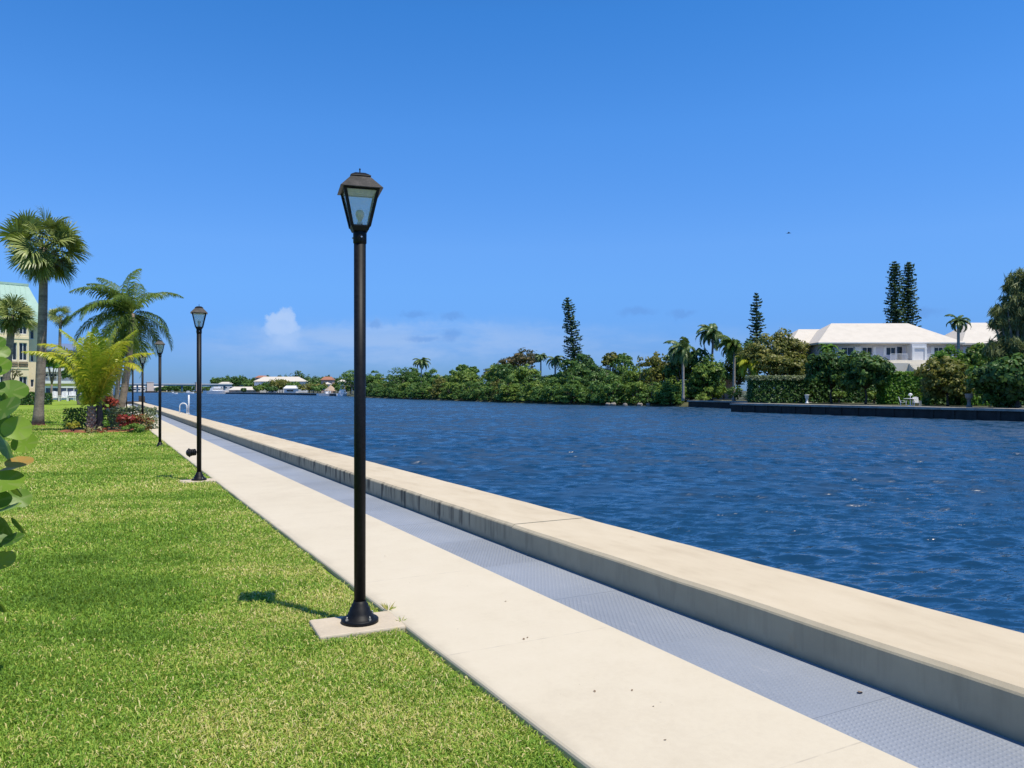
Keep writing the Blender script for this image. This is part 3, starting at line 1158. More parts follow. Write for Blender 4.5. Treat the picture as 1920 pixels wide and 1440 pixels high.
# ---------------------------------------------------------------- street lamps
def build_lamp():
    t = thing('lamp_post', '', 'lamp post')
    # base casting
    base = MB()
    base.lathe([(.128, 0.0), (.128, .020), (.122, .026), (.098, .028), (.094, .044), (.084, .048), (.080, .066), (.074, .072), (.068, .098),
                (.060, .104), (.056, .124), (.047, .130), (.044, .146)], 28)
    b = base.build('base', M['black'], t)
    for k in range(4):
        a = k * PI / 2 + .55
        mb = MB()
        mb.lathe([(.0105, 0), (.0105, .012), (.006, .013), (.006, .026), (.003, .028)], 6, (.108 * math.cos(a), .108 * math.sin(a), .026), False)
        mb.build('bolt', M['steel'], b)
    MB().lathe([(.0395, .146), (.0412, 2.62)], 28).build('pole', M['black'], t)
    col = MB()
    col.lathe([(.0412, 2.610), (.046, 2.618), (.0465, 2.690), (.043, 2.696)], 28)
    c = col.build('collar', M['black'], t)
    for a in (-1.45, .65, 2.75):
        mb = MB()
        mb.tube([(.045 * math.cos(a), .045 * math.sin(a), 2.652), (.054 * math.cos(a), .054 * math.sin(a), 2.652)], .0058, 8)
        mb.build('screw', M['steel'], c)
    # lantern cage: bottom tray, four corner bars, top rails
    zb, zt, hb, ht = 2.725, 2.975, .058, .112
    fr = MB()
    fr.frustum(.050, 2.694, .062, 2.722)
    fr.box(-.064, .064, -.064, .064, 2.722, 2.732)
    for sx in (-1, 1):
        for sy in (-1, 1):
            p0 = Vector((sx * hb, sy * hb, zb))
            p1 = Vector((sx * ht, sy * ht, zt))
            w = .0105
            q = [Vector((-w, -w, 0)), Vector((w, -w, 0)), Vector((w, w, 0)), Vector((-w, w, 0))]
            fr.add([p0 + a for a in q] + [p1 + a for a in q],
                   [(0, 3, 2, 1), (4, 5, 6, 7), (0, 1, 5, 4), (1, 2, 6, 5), (2, 3, 7, 6), (3, 0, 4, 7)])
    for s in (-1, 1):
        fr.box(-ht - .006, ht + .006, s * ht - .007, s * ht + .007, zt - .012, zt + .004)
        fr.box(s * ht - .007, s * ht + .007, -ht + .008, ht - .008, zt - .012, zt + .004)
    fr.build('lantern_frame', M['black'], t)
    MB().box(-.103, .103, -.103, .103, zt - .009, zt - .0045).build('sky_tone_plate', plain('sky_tone_paint', (.42, .48, .58), .5, .08, 20), t)  # added plate under the roof, tinted so the glass top reads like sky
    for k in range(4):
        g = MB()
        x0, x1 = hb - .010, ht - .010
        o0, o1 = hb - .003, ht - .003
        th = .003
        vs = [(-x0, -o0, zb + .008), (x0, -o0, zb + .008), (x1, -o1, zt - .012), (-x1, -o1, zt - .012),
              (-x0, -o0 + th, zb + .008), (x0, -o0 + th, zb + .008), (x1, -o1 + th, zt - .012), (-x1, -o1 + th, zt - .012)]
        g.add(vs, [(0, 1, 2, 3), (5, 4, 7, 6), (1, 0, 4, 5), (3, 2, 6, 7), (0, 3, 7, 4), (2, 1, 5, 6)])
        g.build('glass_pane', M['acrylic'], t, rot=(0, 0, k * PI / 2))
    # roof: a skirt, four slopes that flatten at the eaves, a stepped vent cap and a finial
    rf = MB()
    rf.frustum(.142, 2.972, .1425, 2.976)
    rf.frustum(.1425, 2.976, .066, 3.062)
    r = rf.build('lantern_roof', M['lamproof'], t)
    cp = MB()
    cp.frustum(.064, 3.060, .064, 3.068)
    cp.frustum(.070, 3.068, .068, 3.073)
    cp.frustum(.068, 3.073, .034, 3.096)
    cap = cp.build('vent_cap', M['black'], r)
    fn = MB()
    fn.lathe([(.009, 3.095), (.0085, 3.100), (.0042, 3.104), (.0042, 3.121), (.0062, 3.126), (.0050, 3.131), (.001, 3.134)], 10)
    fn.build('finial', M['black'], r)
    MB().lathe([(.019, 2.731), (.019, 2.760), (.016, 2.764)], 16).build('lamp_holder', M['whitepaint'], t)
    MB().lathe([(.012, 2.762), (.014, 2.775), (.024, 2.792), (.030, 2.812), (.028, 2.830), (.018, 2.843), (.001, 2.847)], 18).build('bulb', M['bulb'], t)
    return t


LAMP = build_lamp()
spots = [((1.60, 5.21), -11, 'tall black lamp post nearest the camera, standing on a square concrete pad'),
         ((1.60, 14.80), -7, 'black lamp post with a small floodlight low on its pole'),
         ((1.60, 24.60), -4, 'black lamp post standing just past the floodlit post, beside the planted bed'),
         ((1.60, 34.40), 5, 'black lamp post in front of the coconut frond, behind the variegated hedge'),
         ((1.60, 44.10), -3, 'black lamp post just right of the leaning coconut palm trunk'),
         ((1.60, 53.80), 4, 'small distant lamp post hidden half behind the leaning palm trunk'),
         ((1.60, 63.40), -5, 'tiny lamp post left of the leaning trunk, nearer one of the last two'),
         ((1.60, 73.00), 2, 'farthest tiny lamp post in the row, beside the white shed')]
lamps = []
for i, ((x, y), rz, lab) in enumerate(spots):
    o = LAMP if i == 0 else copy_tree(LAMP)
    o.location = (x, y, .002 if i < 2 else -.04)
    o.rotation_euler = (0, 0, R(rz))
    tag(o, lab, 'lamp post', 'lamp posts along the walkway')
    lamps.append(o)


def floodlight(parent):
    f = MB()
    # ribbed can pointing along -x with a flared hood and domed lens
    prof = [(.030, .0), (.056, .006), (.060, .012), (.060, .030), (.053, .033), (.053, .042), (.060, .045), (.060, .060), (.053, .063),
            (.053, .072), (.062, .075), (.064, .105), (.082, .112), (.080, .120), (.066, .124)]
    f.lathe(prof, 20)
    o = f.build('floodlight', M['black'], parent, loc=(-.052, 0, .50), rot=(0, R(-96), R(-14)))
    MB().lathe([(.066, .1225), (.058, .145), (.036, .163), (.001, .170)], 18).build('lens', plain('smoked_lens', (.03, .03, .035), .12, .1), o)
    MB().box(-.012, .012, -.02, .02, -.035, .001).build('bracket', M['black'], o)


floodlight(lamps[1])

for i, (((cx, cy), hx, hy), lab) in enumerate(zip(PADS, ('square concrete pad under the nearest lamp post, grass creeping over its front',
                                                      'concrete pad under the lamp post with the floodlight'))):
    mb = MB()
    mb.box(-hx, hx, -hy, hy, -.16, 0)
    tag(mb.build('lamp_pad', M['pad'], None, .012, loc=(cx, cy, .0), rot=(0, 0, R(-4 if i == 0 else 1))), lab, 'concrete pad', 'pads under the lamps')


def small_things():
    rng = np.random.default_rng(5)
    # weeds rooted in the joint by the near pad
    for (x, y), s, n, lab in (((1.87, 5.40), .085, 12, 'small green weed sprouting at the back corner of the near lamp pad'),
                              ((1.86, 5.10), .05, 8, 'tiny dry weed in the joint right of the near lamp pad')):
        t = thing('weed', lab, 'weed', (x, y, -.01))
        az = rng.uniform(0, 6.28, n)
        el = rng.uniform(.15, 1.2, n)
        D = np.stack([np.cos(az) * np.cos(el), np.sin(az) * np.cos(el), np.sin(el)], 1)
        N = unit(np.cross(D, rdirs(rng, n)))
        V, F = leaf_quads(rng, D * s * .5, N, s * rng.uniform(.7, 1.2, n), s * .16, D)
        obj('foliage', np_mesh('foliage', V, F, rng.uniform(.4, 1, n)), M['grass'], t)
    # litter
    def leaf(x, y, z, s, rz, lab, group=None):
        mb = MB()
        pts = []
        for k in range(9):
            a = k / 8
            w = math.sin(PI * a) ** .8 * .28
            pts.append((a - .5, w, .10 * math.cos(a * PI)))
        vs = []
        for x_, w, h in pts:
            vs += [(x_ * s, -w * s, (h + .10 + w * .25) * s), (x_ * s, 0, (h + .10) * s), (x_ * s, w * s, (h + .10 + w * .25) * s)]
        fs = []
        for k in range(8):
            fs += [(k * 3, k * 3 + 3, k * 3 + 4, k * 3 + 1), (k * 3 + 1, k * 3 + 4, k * 3 + 5, k * 3 + 2)]
        mb.add(vs, fs, True)
        tag(mb.build('fallen_leaf', M['dryleaf'], loc=(x, y, z), rot=(0, 0, rz)), lab, 'leaf', group)
    g = 'dry leaf scraps on the pale walkway'
    lab = 'small dry leaf scrap lying on the pale concrete walkway'
    for px, py, s in ((982, 1199, .04), (989, 1196, .03), (1115, 1297, .035), (1185, 1295, .03), (948, 1128, .03), (722, 1043, .03), (1225, 1325, .02), (1247, 1388, .025)):
        d = EYE * FOC / (py - HOR)
        p = at(px, d)
        leaf(p.x, p.y, .001, s * .62, px * 1.7, lab, g)
    d = EYE * FOC / (1297 - HOR)
    p = at(1613, d)
    leaf(p.x, p.y, -.006, .05, .4, 'dark dry leaf lying on the grey studded strip')
    d = 1.4 * FOC / (1044 - HOR)
    leaf(3.69, 6.55, -.006, .045, 1.4, 'brown leaf scrap caught against the foot of the seawall')
    # grab rail of a swim ladder on the wall top
    p = at(341, 47)
    t = thing('ladder_rail', 'white metal ladder hoop and upright post on the seawall edge', 'ladder rail', (4.42, 48.6, .236), R(-20))
    rr = .033
    MB().tube([(-.22, 0, 0), (-.22, 0, .42)] + [(-.22 + .20 - .20 * math.cos(a), 0, .42 + .20 * math.sin(a)) for a in np.linspace(.2, PI, 12)] + [(.18, 0, 0)], rr, 10).build('hoop', M['whitepaint'], t)
    MB().tube([(.27, .05, 0), (.27, .05, 1.10)], .045, 10).build('post', M['whitepaint'], t)
    mb = MB()
    for x in (-.22, .18, .27):
        mb.lathe([(.07, 0), (.07, .015), (.05, .02)], 12, (x, .05 if x > .2 else 0, 0))
    mb.build('foot_plate', M['whitepaint'], t)


small_things()


# ---------------------------------------------------------------- sea grape at the left edge
def sea_grape():
    t = thing('sea_grape', 'sea grape bush with big round glossy leaves at the left edge', 'shrub', (-1.02, 4.45, -.045))
    rng = np.random.default_rng(8)
    st = MB()
    tips = []
    for k in range(9):
        a = k * .8 + .3
        r = rng.uniform(.25, .55)
        tip = Vector((r * math.cos(a), r * math.sin(a), rng.uniform(1.2, 1.95)))
        m = Vector((tip.x * .35, tip.y * .35, tip.z * .5))
        st.tube([(0, 0, 0), m, tip], [.022, .015, .008], 6)
        tips.append(tip)
    st.build('stem', M['barkgrey'], t)

    def leaf_arrays(c, nrm, tan, r, tint):
        nrm = Vector(nrm).normalized()
        tan = (Vector(tan) - nrm * nrm.dot(Vector(tan))).normalized()
        bi = nrm.cross(tan)
        V, F, T, VE = [], [], [], []
        na, nr = 20, 4
        c = Vector(c)
        for j in range(1, nr + 1):
            q = j / nr
            for k in range(na):
                a = 2 * PI * k / na
                rr = r * q * (1 - .10 * math.exp(-((a - PI) / .35) ** 2) if True else 1) * (1 + .02 * math.sin(3 * a + tint * 20))
                h = .10 * r * q * q + .025 * r * math.sin(5 * a + tint * 9) * q * q
                V.append(c + tan * rr * math.cos(a) * 0.96 + bi * rr * math.sin(a) * 1.05 + nrm * h)
        V.append(c)
        ctr = len(V) - 1
        for k in range(na):
            k2 = (k + 1) % na
            for j in range(nr - 1):
                F.append((j * na + k, (j + 1) * na + k, (j + 1) * na + k2, j * na + k2))
                T.append(tint)
                VE.append(1.0 if (k % 4 == 0 and j < 3) else 0.0)
        tri = [(ctr, k, (k + 1) % na) for k in range(na)]
        return V, F, tri, T, VE
    Vs, Fs, Ts, Ve = [], [], [], []

    def put(c, nrm, tan, r, tint):
        V, F, tri, T, VE = leaf_arrays(c, nrm, tan, r, tint)
        b = len(Vs)
        Vs.extend(V)
        Fs.extend([tuple(i + b for i in f) for f in F])
        Ts.extend(T)
        Ve.extend(VE)
        Fs.extend([tuple(i + b for i in f) for f in tri])
        Ts.extend([tint] * len(tri))
        Ve.extend([0.0] * len(tri))
    # the leaves that reach into view, read off the photograph at 4.1 m
    org = Vector((-1.02, 4.45, -.045))
    dd = 4.15
    seen = [(-8, 690, 30, .45, 'f'), (18, 735, 32, .35, 'f'), (8, 770, 34, .2, 'f'), (0, 800, 36, .3, 'f'), (14, 760, 26, .15, 'd'),
            (32, 804, 26, .72, 'e'), (46, 832, 24, .55, 'f'), (12, 840, 28, .25, 'd'), (36, 868, 24, .93, 't'), (20, 880, 26, .89, 't'),
            (6, 905, 36, .55, 'f'), (30, 920, 16, .2, 'd'), (36, 935, 22, .45, 'e'), (14, 955, 26, .75, 't'), (36, 985, 22, .1, 'd'),
            (8, 985, 26, .12, 'd'), (24, 1012, 20, .15, 't'), (4, 1052, 24, .82, 'f'), (-2, 1134, 22, .05, 'd'), (-14, 650, 26, .4, 'f'),
            (-20, 1010, 30, .2, 'f'), (-16, 940, 34, .3, 'f'), (-20, 860, 34, .3, 'd'), (2, 660, 16, .5, 'e')]
    F3 = Vector((S_, C_, 0))
    R3 = Vector((C_, -S_, 0))
    for i, (px, py, rp, ti, mode) in enumerate(seen):
        d = dd + .18 * math.sin(i * 2.3)
        p = at(px, d, zz(py, d)) - org
        r = span(rp, d) * .95
        jit = Vector(rng.normal(size=3)) * .18
        if mode == 'f':
            n = -F3 * .75 + Vector((0, 0, .85)) + R3 * .25 + jit
        elif mode == 'd':
            n = -F3 * .45 - R3 * .5 + Vector((0, 0, -.35)) + jit
        elif mode == 'e':
            n = R3 * .55 - F3 * .6 + Vector((0, 0, .3)) + jit
        else:
            n = -F3 * .45 + Vector((0, 0, .9)) + jit
        put(p, n, Vector((rng.normal() * .4, rng.normal() * .4, 1)), r, ti)
    for i in range(90):
        a = rng.uniform(0, 6.28)
        z = rng.uniform(.25, 2.0)
        rad = (.62 - .18 * abs(z - 1.1)) * rng.uniform(.6, 1.0)
        p = Vector((rad * math.cos(a), rad * math.sin(a), z))
        if p.x > .40:
            p.x = .30
        n = Vector((math.cos(a) * .7, math.sin(a) * .7, .5)) + Vector(rng.normal(size=3)) * .3
        put(p, n, Vector((rng.normal() * .4, rng.normal() * .4, 1)), rng.uniform(.06, .10), float(np.clip(rng.normal(.4, .2), 0, .78)))
    me = bpy.data.meshes.new('foliage')
    me.from_pydata([tuple(v) for v in Vs], [], Fs)
    me.polygons.foreach_set('use_smooth', np.ones(len(Fs), bool))
    me.update()
    a = me.attributes.new('tint', 'FLOAT', 'FACE')
    a.data.foreach_set('value', np.array(Ts, np.float32))
    a = me.attributes.new('vein', 'FLOAT', 'FACE')
    a.data.foreach_set('value', np.array(Ve, np.float32))
    obj('foliage', me, M['seagrape'], t)


sea_grape()


# ---------------------------------------------------------------- palms and planting on the lawn
def left_planting():
    # tall sabal
    d = 35.7
    b = at(71, d, -.045)
    tp = at(82, d, zz(482, d))
    top = tp - b + Vector((0, 0, .42))
    palm('sabal_palm', 'tall sabal palm with a round fan-leaved head and bare grey trunk', b, top,
         fan_set(3, 46, 1.04, 1.0, 10, 34, up=1.45, low=-.95, dead=8), 'palmgrey', 'sabal', .205, .175, bow=(.05, 0, 0), flare=1.35, seed=2)
    ring = MB()
    ring.lathe([(.62, -.05), (.55, .0), (.35, .035), (.22, .05)], 20, (b.x, b.y, -.03))
    tag(ring.build('mulch', M['mulch']), 'ring of red mulch round the tall sabal trunk', 'mulch', kind='stuff')
    # lower sabal far left
    d = 46
    b = at(4, d, -.045)
    top = at(24, d, zz(592, d)) - b
    palm('sabal_palm', 'shorter sabal palm with drooping fans in front of the cream building', b, top,
         fan_set(5, 40, .60, .80, 8, 30, up=1.35, low=-1.1, dead=5), 'palmgrey', 'sabal', .21, .19, flare=1.2, seed=3)
    # distant sabal
    d = 122
    b = at(111, d, -.045)
    top = at(113, d, zz(592, d)) - b
    palm('sabal_palm', 'slim distant sabal palm rising in front of the balconied block', b, top,
         fan_set(6, 28, 1.0, 1.1, 6, 20, dead=3), 'palmgrey', 'sabal', .24, .2, flare=1.2, seed=4)
    # leaning coconut, dark crown
    d = 36
    b = at(219, d, -.045)
    top = at(247, d, zz(588, d)) - b
    palm('coconut_palm', 'leaning coconut palm with dark windblown crown behind the golden palm', b, top,
         feather_set(7, 36, 2.95, 10, 56, .050, .70, hang=.85, up=1.35, low=-.95, droop=1.25, wind=2.4), 'palmtan', 'coconut', .17, .12,
         bow=(.12, 0, -.05), flare=1.5, seed=5)
    # second coconut behind it
    d = 52
    b = at(217, d, -.045)
    top = at(232, d, zz(655, d)) - b
    palm('coconut_palm', 'smaller coconut palm behind, its frond hanging beside the far lamps', b, top,
         feather_set(8, 20, 2.6, 6, 36, .05, .6, hang=.8, up=1.2, low=-.7, droop=1.3), 'palmgrey', 'coconut', .15, .12, bow=(-.1, 0, 0), seed=6)
    # golden young coconut: two short stems, long arching fronds
    d = 31
    b = at(172, d, -.045)
    t = thing('golden_palm', 'young golden green coconut palm with arching fronds in the planted bed', 'palm tree', b)
    mb = MB()
    rng = random.Random(2)
    for k in range(9):                                     # stacked old leaf bases
        z = k * .11
        r = .20 - .008 * k
        mb.tube([(0, 0, z), (rng.uniform(-.02, .02), 0, z + .13)], [r * .82, r], 10)
        for q in range(4):
            a = q * PI / 2 + k * .8
            mb.tube([(r * .7 * math.cos(a), r * .7 * math.sin(a), z), (r * 1.25 * math.cos(a), r * 1.25 * math.sin(a), z + .16)], [.06, .02], 5)
    mb.build('trunk', M['palmtan'], t)
    stem2 = at(187, d + .1) - at(172, d)
    trunk_curve((stem2.x, stem2.y, 0), (stem2.x - .05, stem2.y, 1.35), (.03, 0, 0), .13, .09, seed=7).build('trunk', M['barkdark'], t)
    kinds = []
    for k, (e, dr, L) in enumerate(((1.53, .30, 3.2), (1.46, .85, 3.6), (1.40, 1.45, 4.0), (1.30, 2.0, 3.7), (1.15, 2.2, 2.6))):
        for v in range(2):
            V, F, T = feather_frond(90 + k + 20 * v, L, e, dr, 60, .058, .74, .55, 0.05 - .10 * v, .42, .34 + .12 * k)
            kinds.append(np_mesh('frond', V, F, T))
    ry = -YAW                                               # camera-right azimuth
    plan = [(0, .3, .1), (0, 2.0, -.1), (0, 4.1, 0), (0, ry + PI / 2, .05), (1, ry + .1, .1), (1, ry + 1.2, -.1), (1, ry + PI + .2, .1), (1, ry - 1.0, .0),
            (2, ry + PI - .15, -.1), (2, ry + .25, .15), (2, ry - .7, 0), (2, ry + PI + .5, .1), (2, ry + 1.7, 0), (2, ry + PI + .15, 0), (3, ry - .55, 0),
            (3, ry + 2.4, .1), (1, ry + 2.4, .1), (2, ry + 2.9, 0)]
    for i, (k, az, roll) in enumerate(plan):
        off = (0, 0, .75) if i % 2 else (stem2.x, stem2.y, 1.1)
        fo = obj('frond', kinds[k * 2 + i % 2], M['yellowpalm'], t, off, (roll, 0, az))
        fo.scale = (.90, .90, .95)

    def bush(name, label, cat, px0, px1, py0, py1, d, mat, n, size, seed, aspect=.5, sub=12, subr=.45, deep=.8):
        w, h = span(px1 - px0, d), zz(py0, d) - zz(py1, d)
        z0 = zz(py1, d)
        p = at((px0 + px1) / 2, d, 0)
        t = thing(name, label, cat, (p.x, p.y, -.045))
        V, F, T = crown(seed, [((0, 0, z0 + .045 + h / 2), (w / 2 * .88, w / 2 * deep, h / 2 * .9))], n, size, sub, subr, aspect)
        obj('foliage', np_mesh('foliage', V, F, T), M[mat], t)
        mb = MB()
        rg = random.Random(seed)
        for k in range(5):
            a = k * 1.26
            mb.tube([(0, 0, -.02), (w * .18 * math.cos(a), w * .18 * math.sin(a), z0 + h * .35), (w * .3 * math.cos(a), w * .3 * math.sin(a), z0 + h * .6)], [.02, .015, .008], 5)
        mb.build('stem', M['barkdark'], t)
        return t

    def hedge(name, label, px0, px1, py0, d, mat, n, size, seed, dy=.9, cat='hedge', rz=0.0, zb=-.045):
        w = span(px1 - px0, d)
        p = at((px0 + px1) / 2, d + dy / 2, zb)
        t = thing(name, label, cat, p, rz - YAW)
        h = zz(py0, d) - zb
        V, F, T = hedge_mesh(seed, w, dy, h, n, size, min(.08, h * .08))
        obj('foliage', np_mesh('foliage', V, F, T), M[mat], t)
        mb = MB()
        for k in range(max(3, int(w / .4))):
            x = -w / 2 + (k + .5) * w / max(3, int(w / .4))
            mb.tube([(x, 0, -.02), (x + .05, .05, h * .5), (x - .06, 0, h * .85)], [.03, .02, .01], 5)
        mb.build('stem', M['barkdark'], t)
        return t
    hedge('clipped_shrub', 'small square dark green shrub left of the golden palm', 127, 158, 766, 32, 'darktree', 900, .10, 31, .7, 'shrub')
    hedge('clipped_shrub', 'dark green shrub directly behind the golden palm stems', 184, 218, 770, 33, 'darktree', 900, .10, 32, .7, 'shrub')
    hedge('variegated_hedge', 'pale cream and green variegated hedge at the right end of the bed', 212, 286, 766, 31.5, 'variegated', 2200, .11, 33, 1.0)
    bush('red_shrub', 'tall red leaved shrub behind the golden palm, by the coconut trunk', 'shrub', 187, 222, 742, 778, 34, 'red', 500, .20, 34, .35)
    bush('red_shrub', 'low dark red shrub in front of the variegated hedge', 'shrub', 216, 262, 776, 806, 30.4, 'red', 700, .15, 35, .4)
    bush('croton_shrub', 'mottled red and cream croton at the bed corner by the walkway', 'shrub', 252, 289, 772, 810, 30.6, 'croton', 800, .13, 36, .45)
    bush('green_shrub', 'low leafy green plant in front of the red shrub', 'shrub', 228, 276, 794, 814, 29.4, 'mangrove_lime', 700, .11, 37, .45)
    bush('yellow_shrub', 'small yellow leaved plant at the left corner of the bed', 'shrub', 124, 148, 789, 806, 29.8, 'yellowleaf', 240, .16, 38, .35)
    bush('round_shrub', 'small bright green ball shrub beside the dark palm stem', 'shrub', 192, 207, 786, 805, 29.8, 'brightgreen', 350, .07, 39)
    bush('bromeliad', 'orange brown bromeliad clump at the foot of the golden palm', 'plant', 160, 200, 800, 814, 29.2, 'croton', 260, .16, 40, .3)
    # mulch of the bed: an irregular low mound
    rng = random.Random(6)
    c = at(203, 31.2)
    mb = MB()
    n = 40
    vs = [(c.x, c.y, .02)]
    rx, ry_ = span(82, 31), 2.1
    for k in range(n):
        a = 2 * PI * k / n
        j = rng.uniform(.93, 1.05)
        q = at(203 + 0, 31.2) + Vector((C_, -S_, 0)) * rx * math.cos(a) * j + Vector((S_, C_, 0)) * ry_ * math.sin(a) * j
        vs.append((min(q.x, 1.80), q.y, -.035))
    for k in range(n):
        a = 2 * PI * k / n
        q = at(203, 31.2) + Vector((C_, -S_, 0)) * rx * math.cos(a) * .9 + Vector((S_, C_, 0)) * ry_ * math.sin(a) * .9
        vs.append((min(q.x, 1.76), q.y, .03))
    fs = [(1 + k, 1 + (k + 1) % n, n + 1 + (k + 1) % n, n + 1 + k) for k in range(n)] + [(n + 1 + k, n + 1 + (k + 1) % n, 0) for k in range(n)]
    mb.add(vs, fs)
    tag(mb.build('mulch', M['mulch']), 'red mulch covering the planted bed under the golden palm', 'mulch', kind='stuff')
    # hedges by the cream building
    hedge('boxwood_hedge', 'long low green hedge along the foot of the cream building', -40, 66, 736, 86, 'darktree', 3600, .26, 41, 1.6)
    hedge('boxwood_hedge', 'short green hedge at the corner of the cream building', 70, 90, 738, 88, 'darktree', 900, .26, 42, 1.6)
    # broadleaf trees further back
    for px, py, rp, d, mat, lab, sd in ((140, 690, 24, 88, 'darktree', 'dark green tree with grey trunk behind the golden palm', 43),
                                        (97, 676, 15, 112, 'brightgreen', 'small bright green tree beside the cream building corner', 44),
                                        (172, 690, 20, 100, 'mangrove', 'mid green tree behind the golden palm fronds', 45),
                                        (208, 690, 11, 84, 'darktree', 'slim dark tree left of the leaning coconut trunk', 46)):
        r = span(rp, d)
        z = zz(py, d)
        lobes = [((0, 0, z), (r, r, r * .95)), ((r * .5, 0, z - r * .5), (r * .7, r * .7, r * .6)), ((-r * .5, r * .2, z - r * .4), (r * .7, r * .7, r * .6))]
        make_tree('broadleaf_tree', lab, 'tree', at(px + (8 if sd == 43 else 0), d, -.045), lobes, 1500, .42, mat, 'barkgrey', .16, sd)
    # brown bare shrub by the building windows
    d = 60
    p = at(22, d, -.045)
    t = thing('bare_shrub', 'russet half bare shrub in front of the cream building windows', 'shrub', p)
    z0 = zz(712, d)
    h = zz(680, d) - z0
    V, F, T = crown(51, [((0, 0, z0 + h / 2), (.8, .8, h / 2))], 260, .16, 9, .5)
    obj('foliage', np_mesh('foliage', V, F, T), M['russet'], t)
    mb = MB()
    for k in range(9):
        a = k * .7
        mb.tube([(0, 0, 0), (.1 * math.cos(a), .1 * math.sin(a), z0), (.6 * math.cos(a), .6 * math.sin(a), z0 + h * .8)], [.05, .03, .008], 5)
    mb.build('stem', M['barkdark'], t)


left_planting()


# ---------------------------------------------------------------- buildings
def window(parent, x, z, w, h, y, depth=.10, mull=1, fmat='whitepaint', sgn=-1, axis='x', sill=False):
    """a framed window set on a wall plane (axis x: wall faces -y at y; axis y: wall faces +x at x=y)"""
    fr, gl = MB(), MB()
    t = .06
    d0, d1 = (y - depth * .5, y + depth * .5)

    def bx(mb, a0, a1, b0, b1, c0, c1):
        if axis == 'x':
            mb.box(a0, a1, b0, b1, c0, c1)
        else:
            mb.box(b0, b1, a0, a1, c0, c1)
    bx(fr, x - w / 2, x + w / 2, d0, d1, z + h / 2 - t, z + h / 2)
    bx(fr, x - w / 2, x + w / 2, d0, d1, z - h / 2, z - h / 2 + t)
    bx(fr, x - w / 2, x - w / 2 + t, d0, d1, z - h / 2 + t, z + h / 2 - t)
    bx(fr, x + w / 2 - t, x + w / 2, d0, d1, z - h / 2 + t, z + h / 2 - t)
    for k in range(mull):
        mx = x - w / 2 + w * (k + 1) / (mull + 1)
        bx(fr, mx - t * .5, mx + t * .5, d0 + .01, d1 - .01, z - h / 2 + t, z + h / 2 - t)
    f = fr.build('window', M[fmat], parent)
    bx(gl, x - w / 2 + t, x + w / 2 - t, y - .012, y + .012, z - h / 2 + t, z + h / 2 - t)
    gl.build('pane', M['glass'], f)
    return f


def holed_wall(mb, x0, x1, z0, z1, y0, y1, holes):
    """a wall slab along x with rectangular openings (x0,x1,z0,z1)"""
    xs = sorted({x0, x1} | {h[0] for h in holes} | {h[1] for h in holes})
    zs = sorted({z0, z1} | {h[2] for h in holes} | {h[3] for h in holes})
    for a, b in zip(xs[:-1], xs[1:]):
        run = None
        for c, d in zip(zs[:-1], zs[1:]):
            mx, mz = (a + b) / 2, (c + d) / 2
            solid = not any(h[0] < mx < h[1] and h[2] < mz < h[3] for h in holes)
            if solid:
                run = (run[0], d) if run else (c, d)
            elif run:
                mb.box(a, b, y0, y1, run[0], run[1])
                run = None
        if run:
            mb.box(a, b, y0, y1, run[0], run[1])
    return mb


def hip_roof(mb, x0, x1, y0, y1, z0, z1, inset, over=.0, thick=.25):
    """a hipped roof with ridge along x"""
    ym = (y0 + y1) / 2
    vs = [(x0, y0, z0), (x1, y0, z0), (x1, y1, z0), (x0, y1, z0), (x0 + inset, ym, z1), (x1 - inset, ym, z1),
          (x0, y0, z0 - thick), (x1, y0, z0 - thick), (x1, y1, z0 - thick), (x0, y1, z0 - thick)]
    fs = [(0, 1, 5, 4), (1, 2, 5), (2, 3, 4, 5), (3, 0, 4), (6, 7, 1, 0), (7, 8, 2, 1), (8, 9, 3, 2), (9, 6, 0, 3), (9, 8, 7, 6)]
    return mb.add(vs, fs)


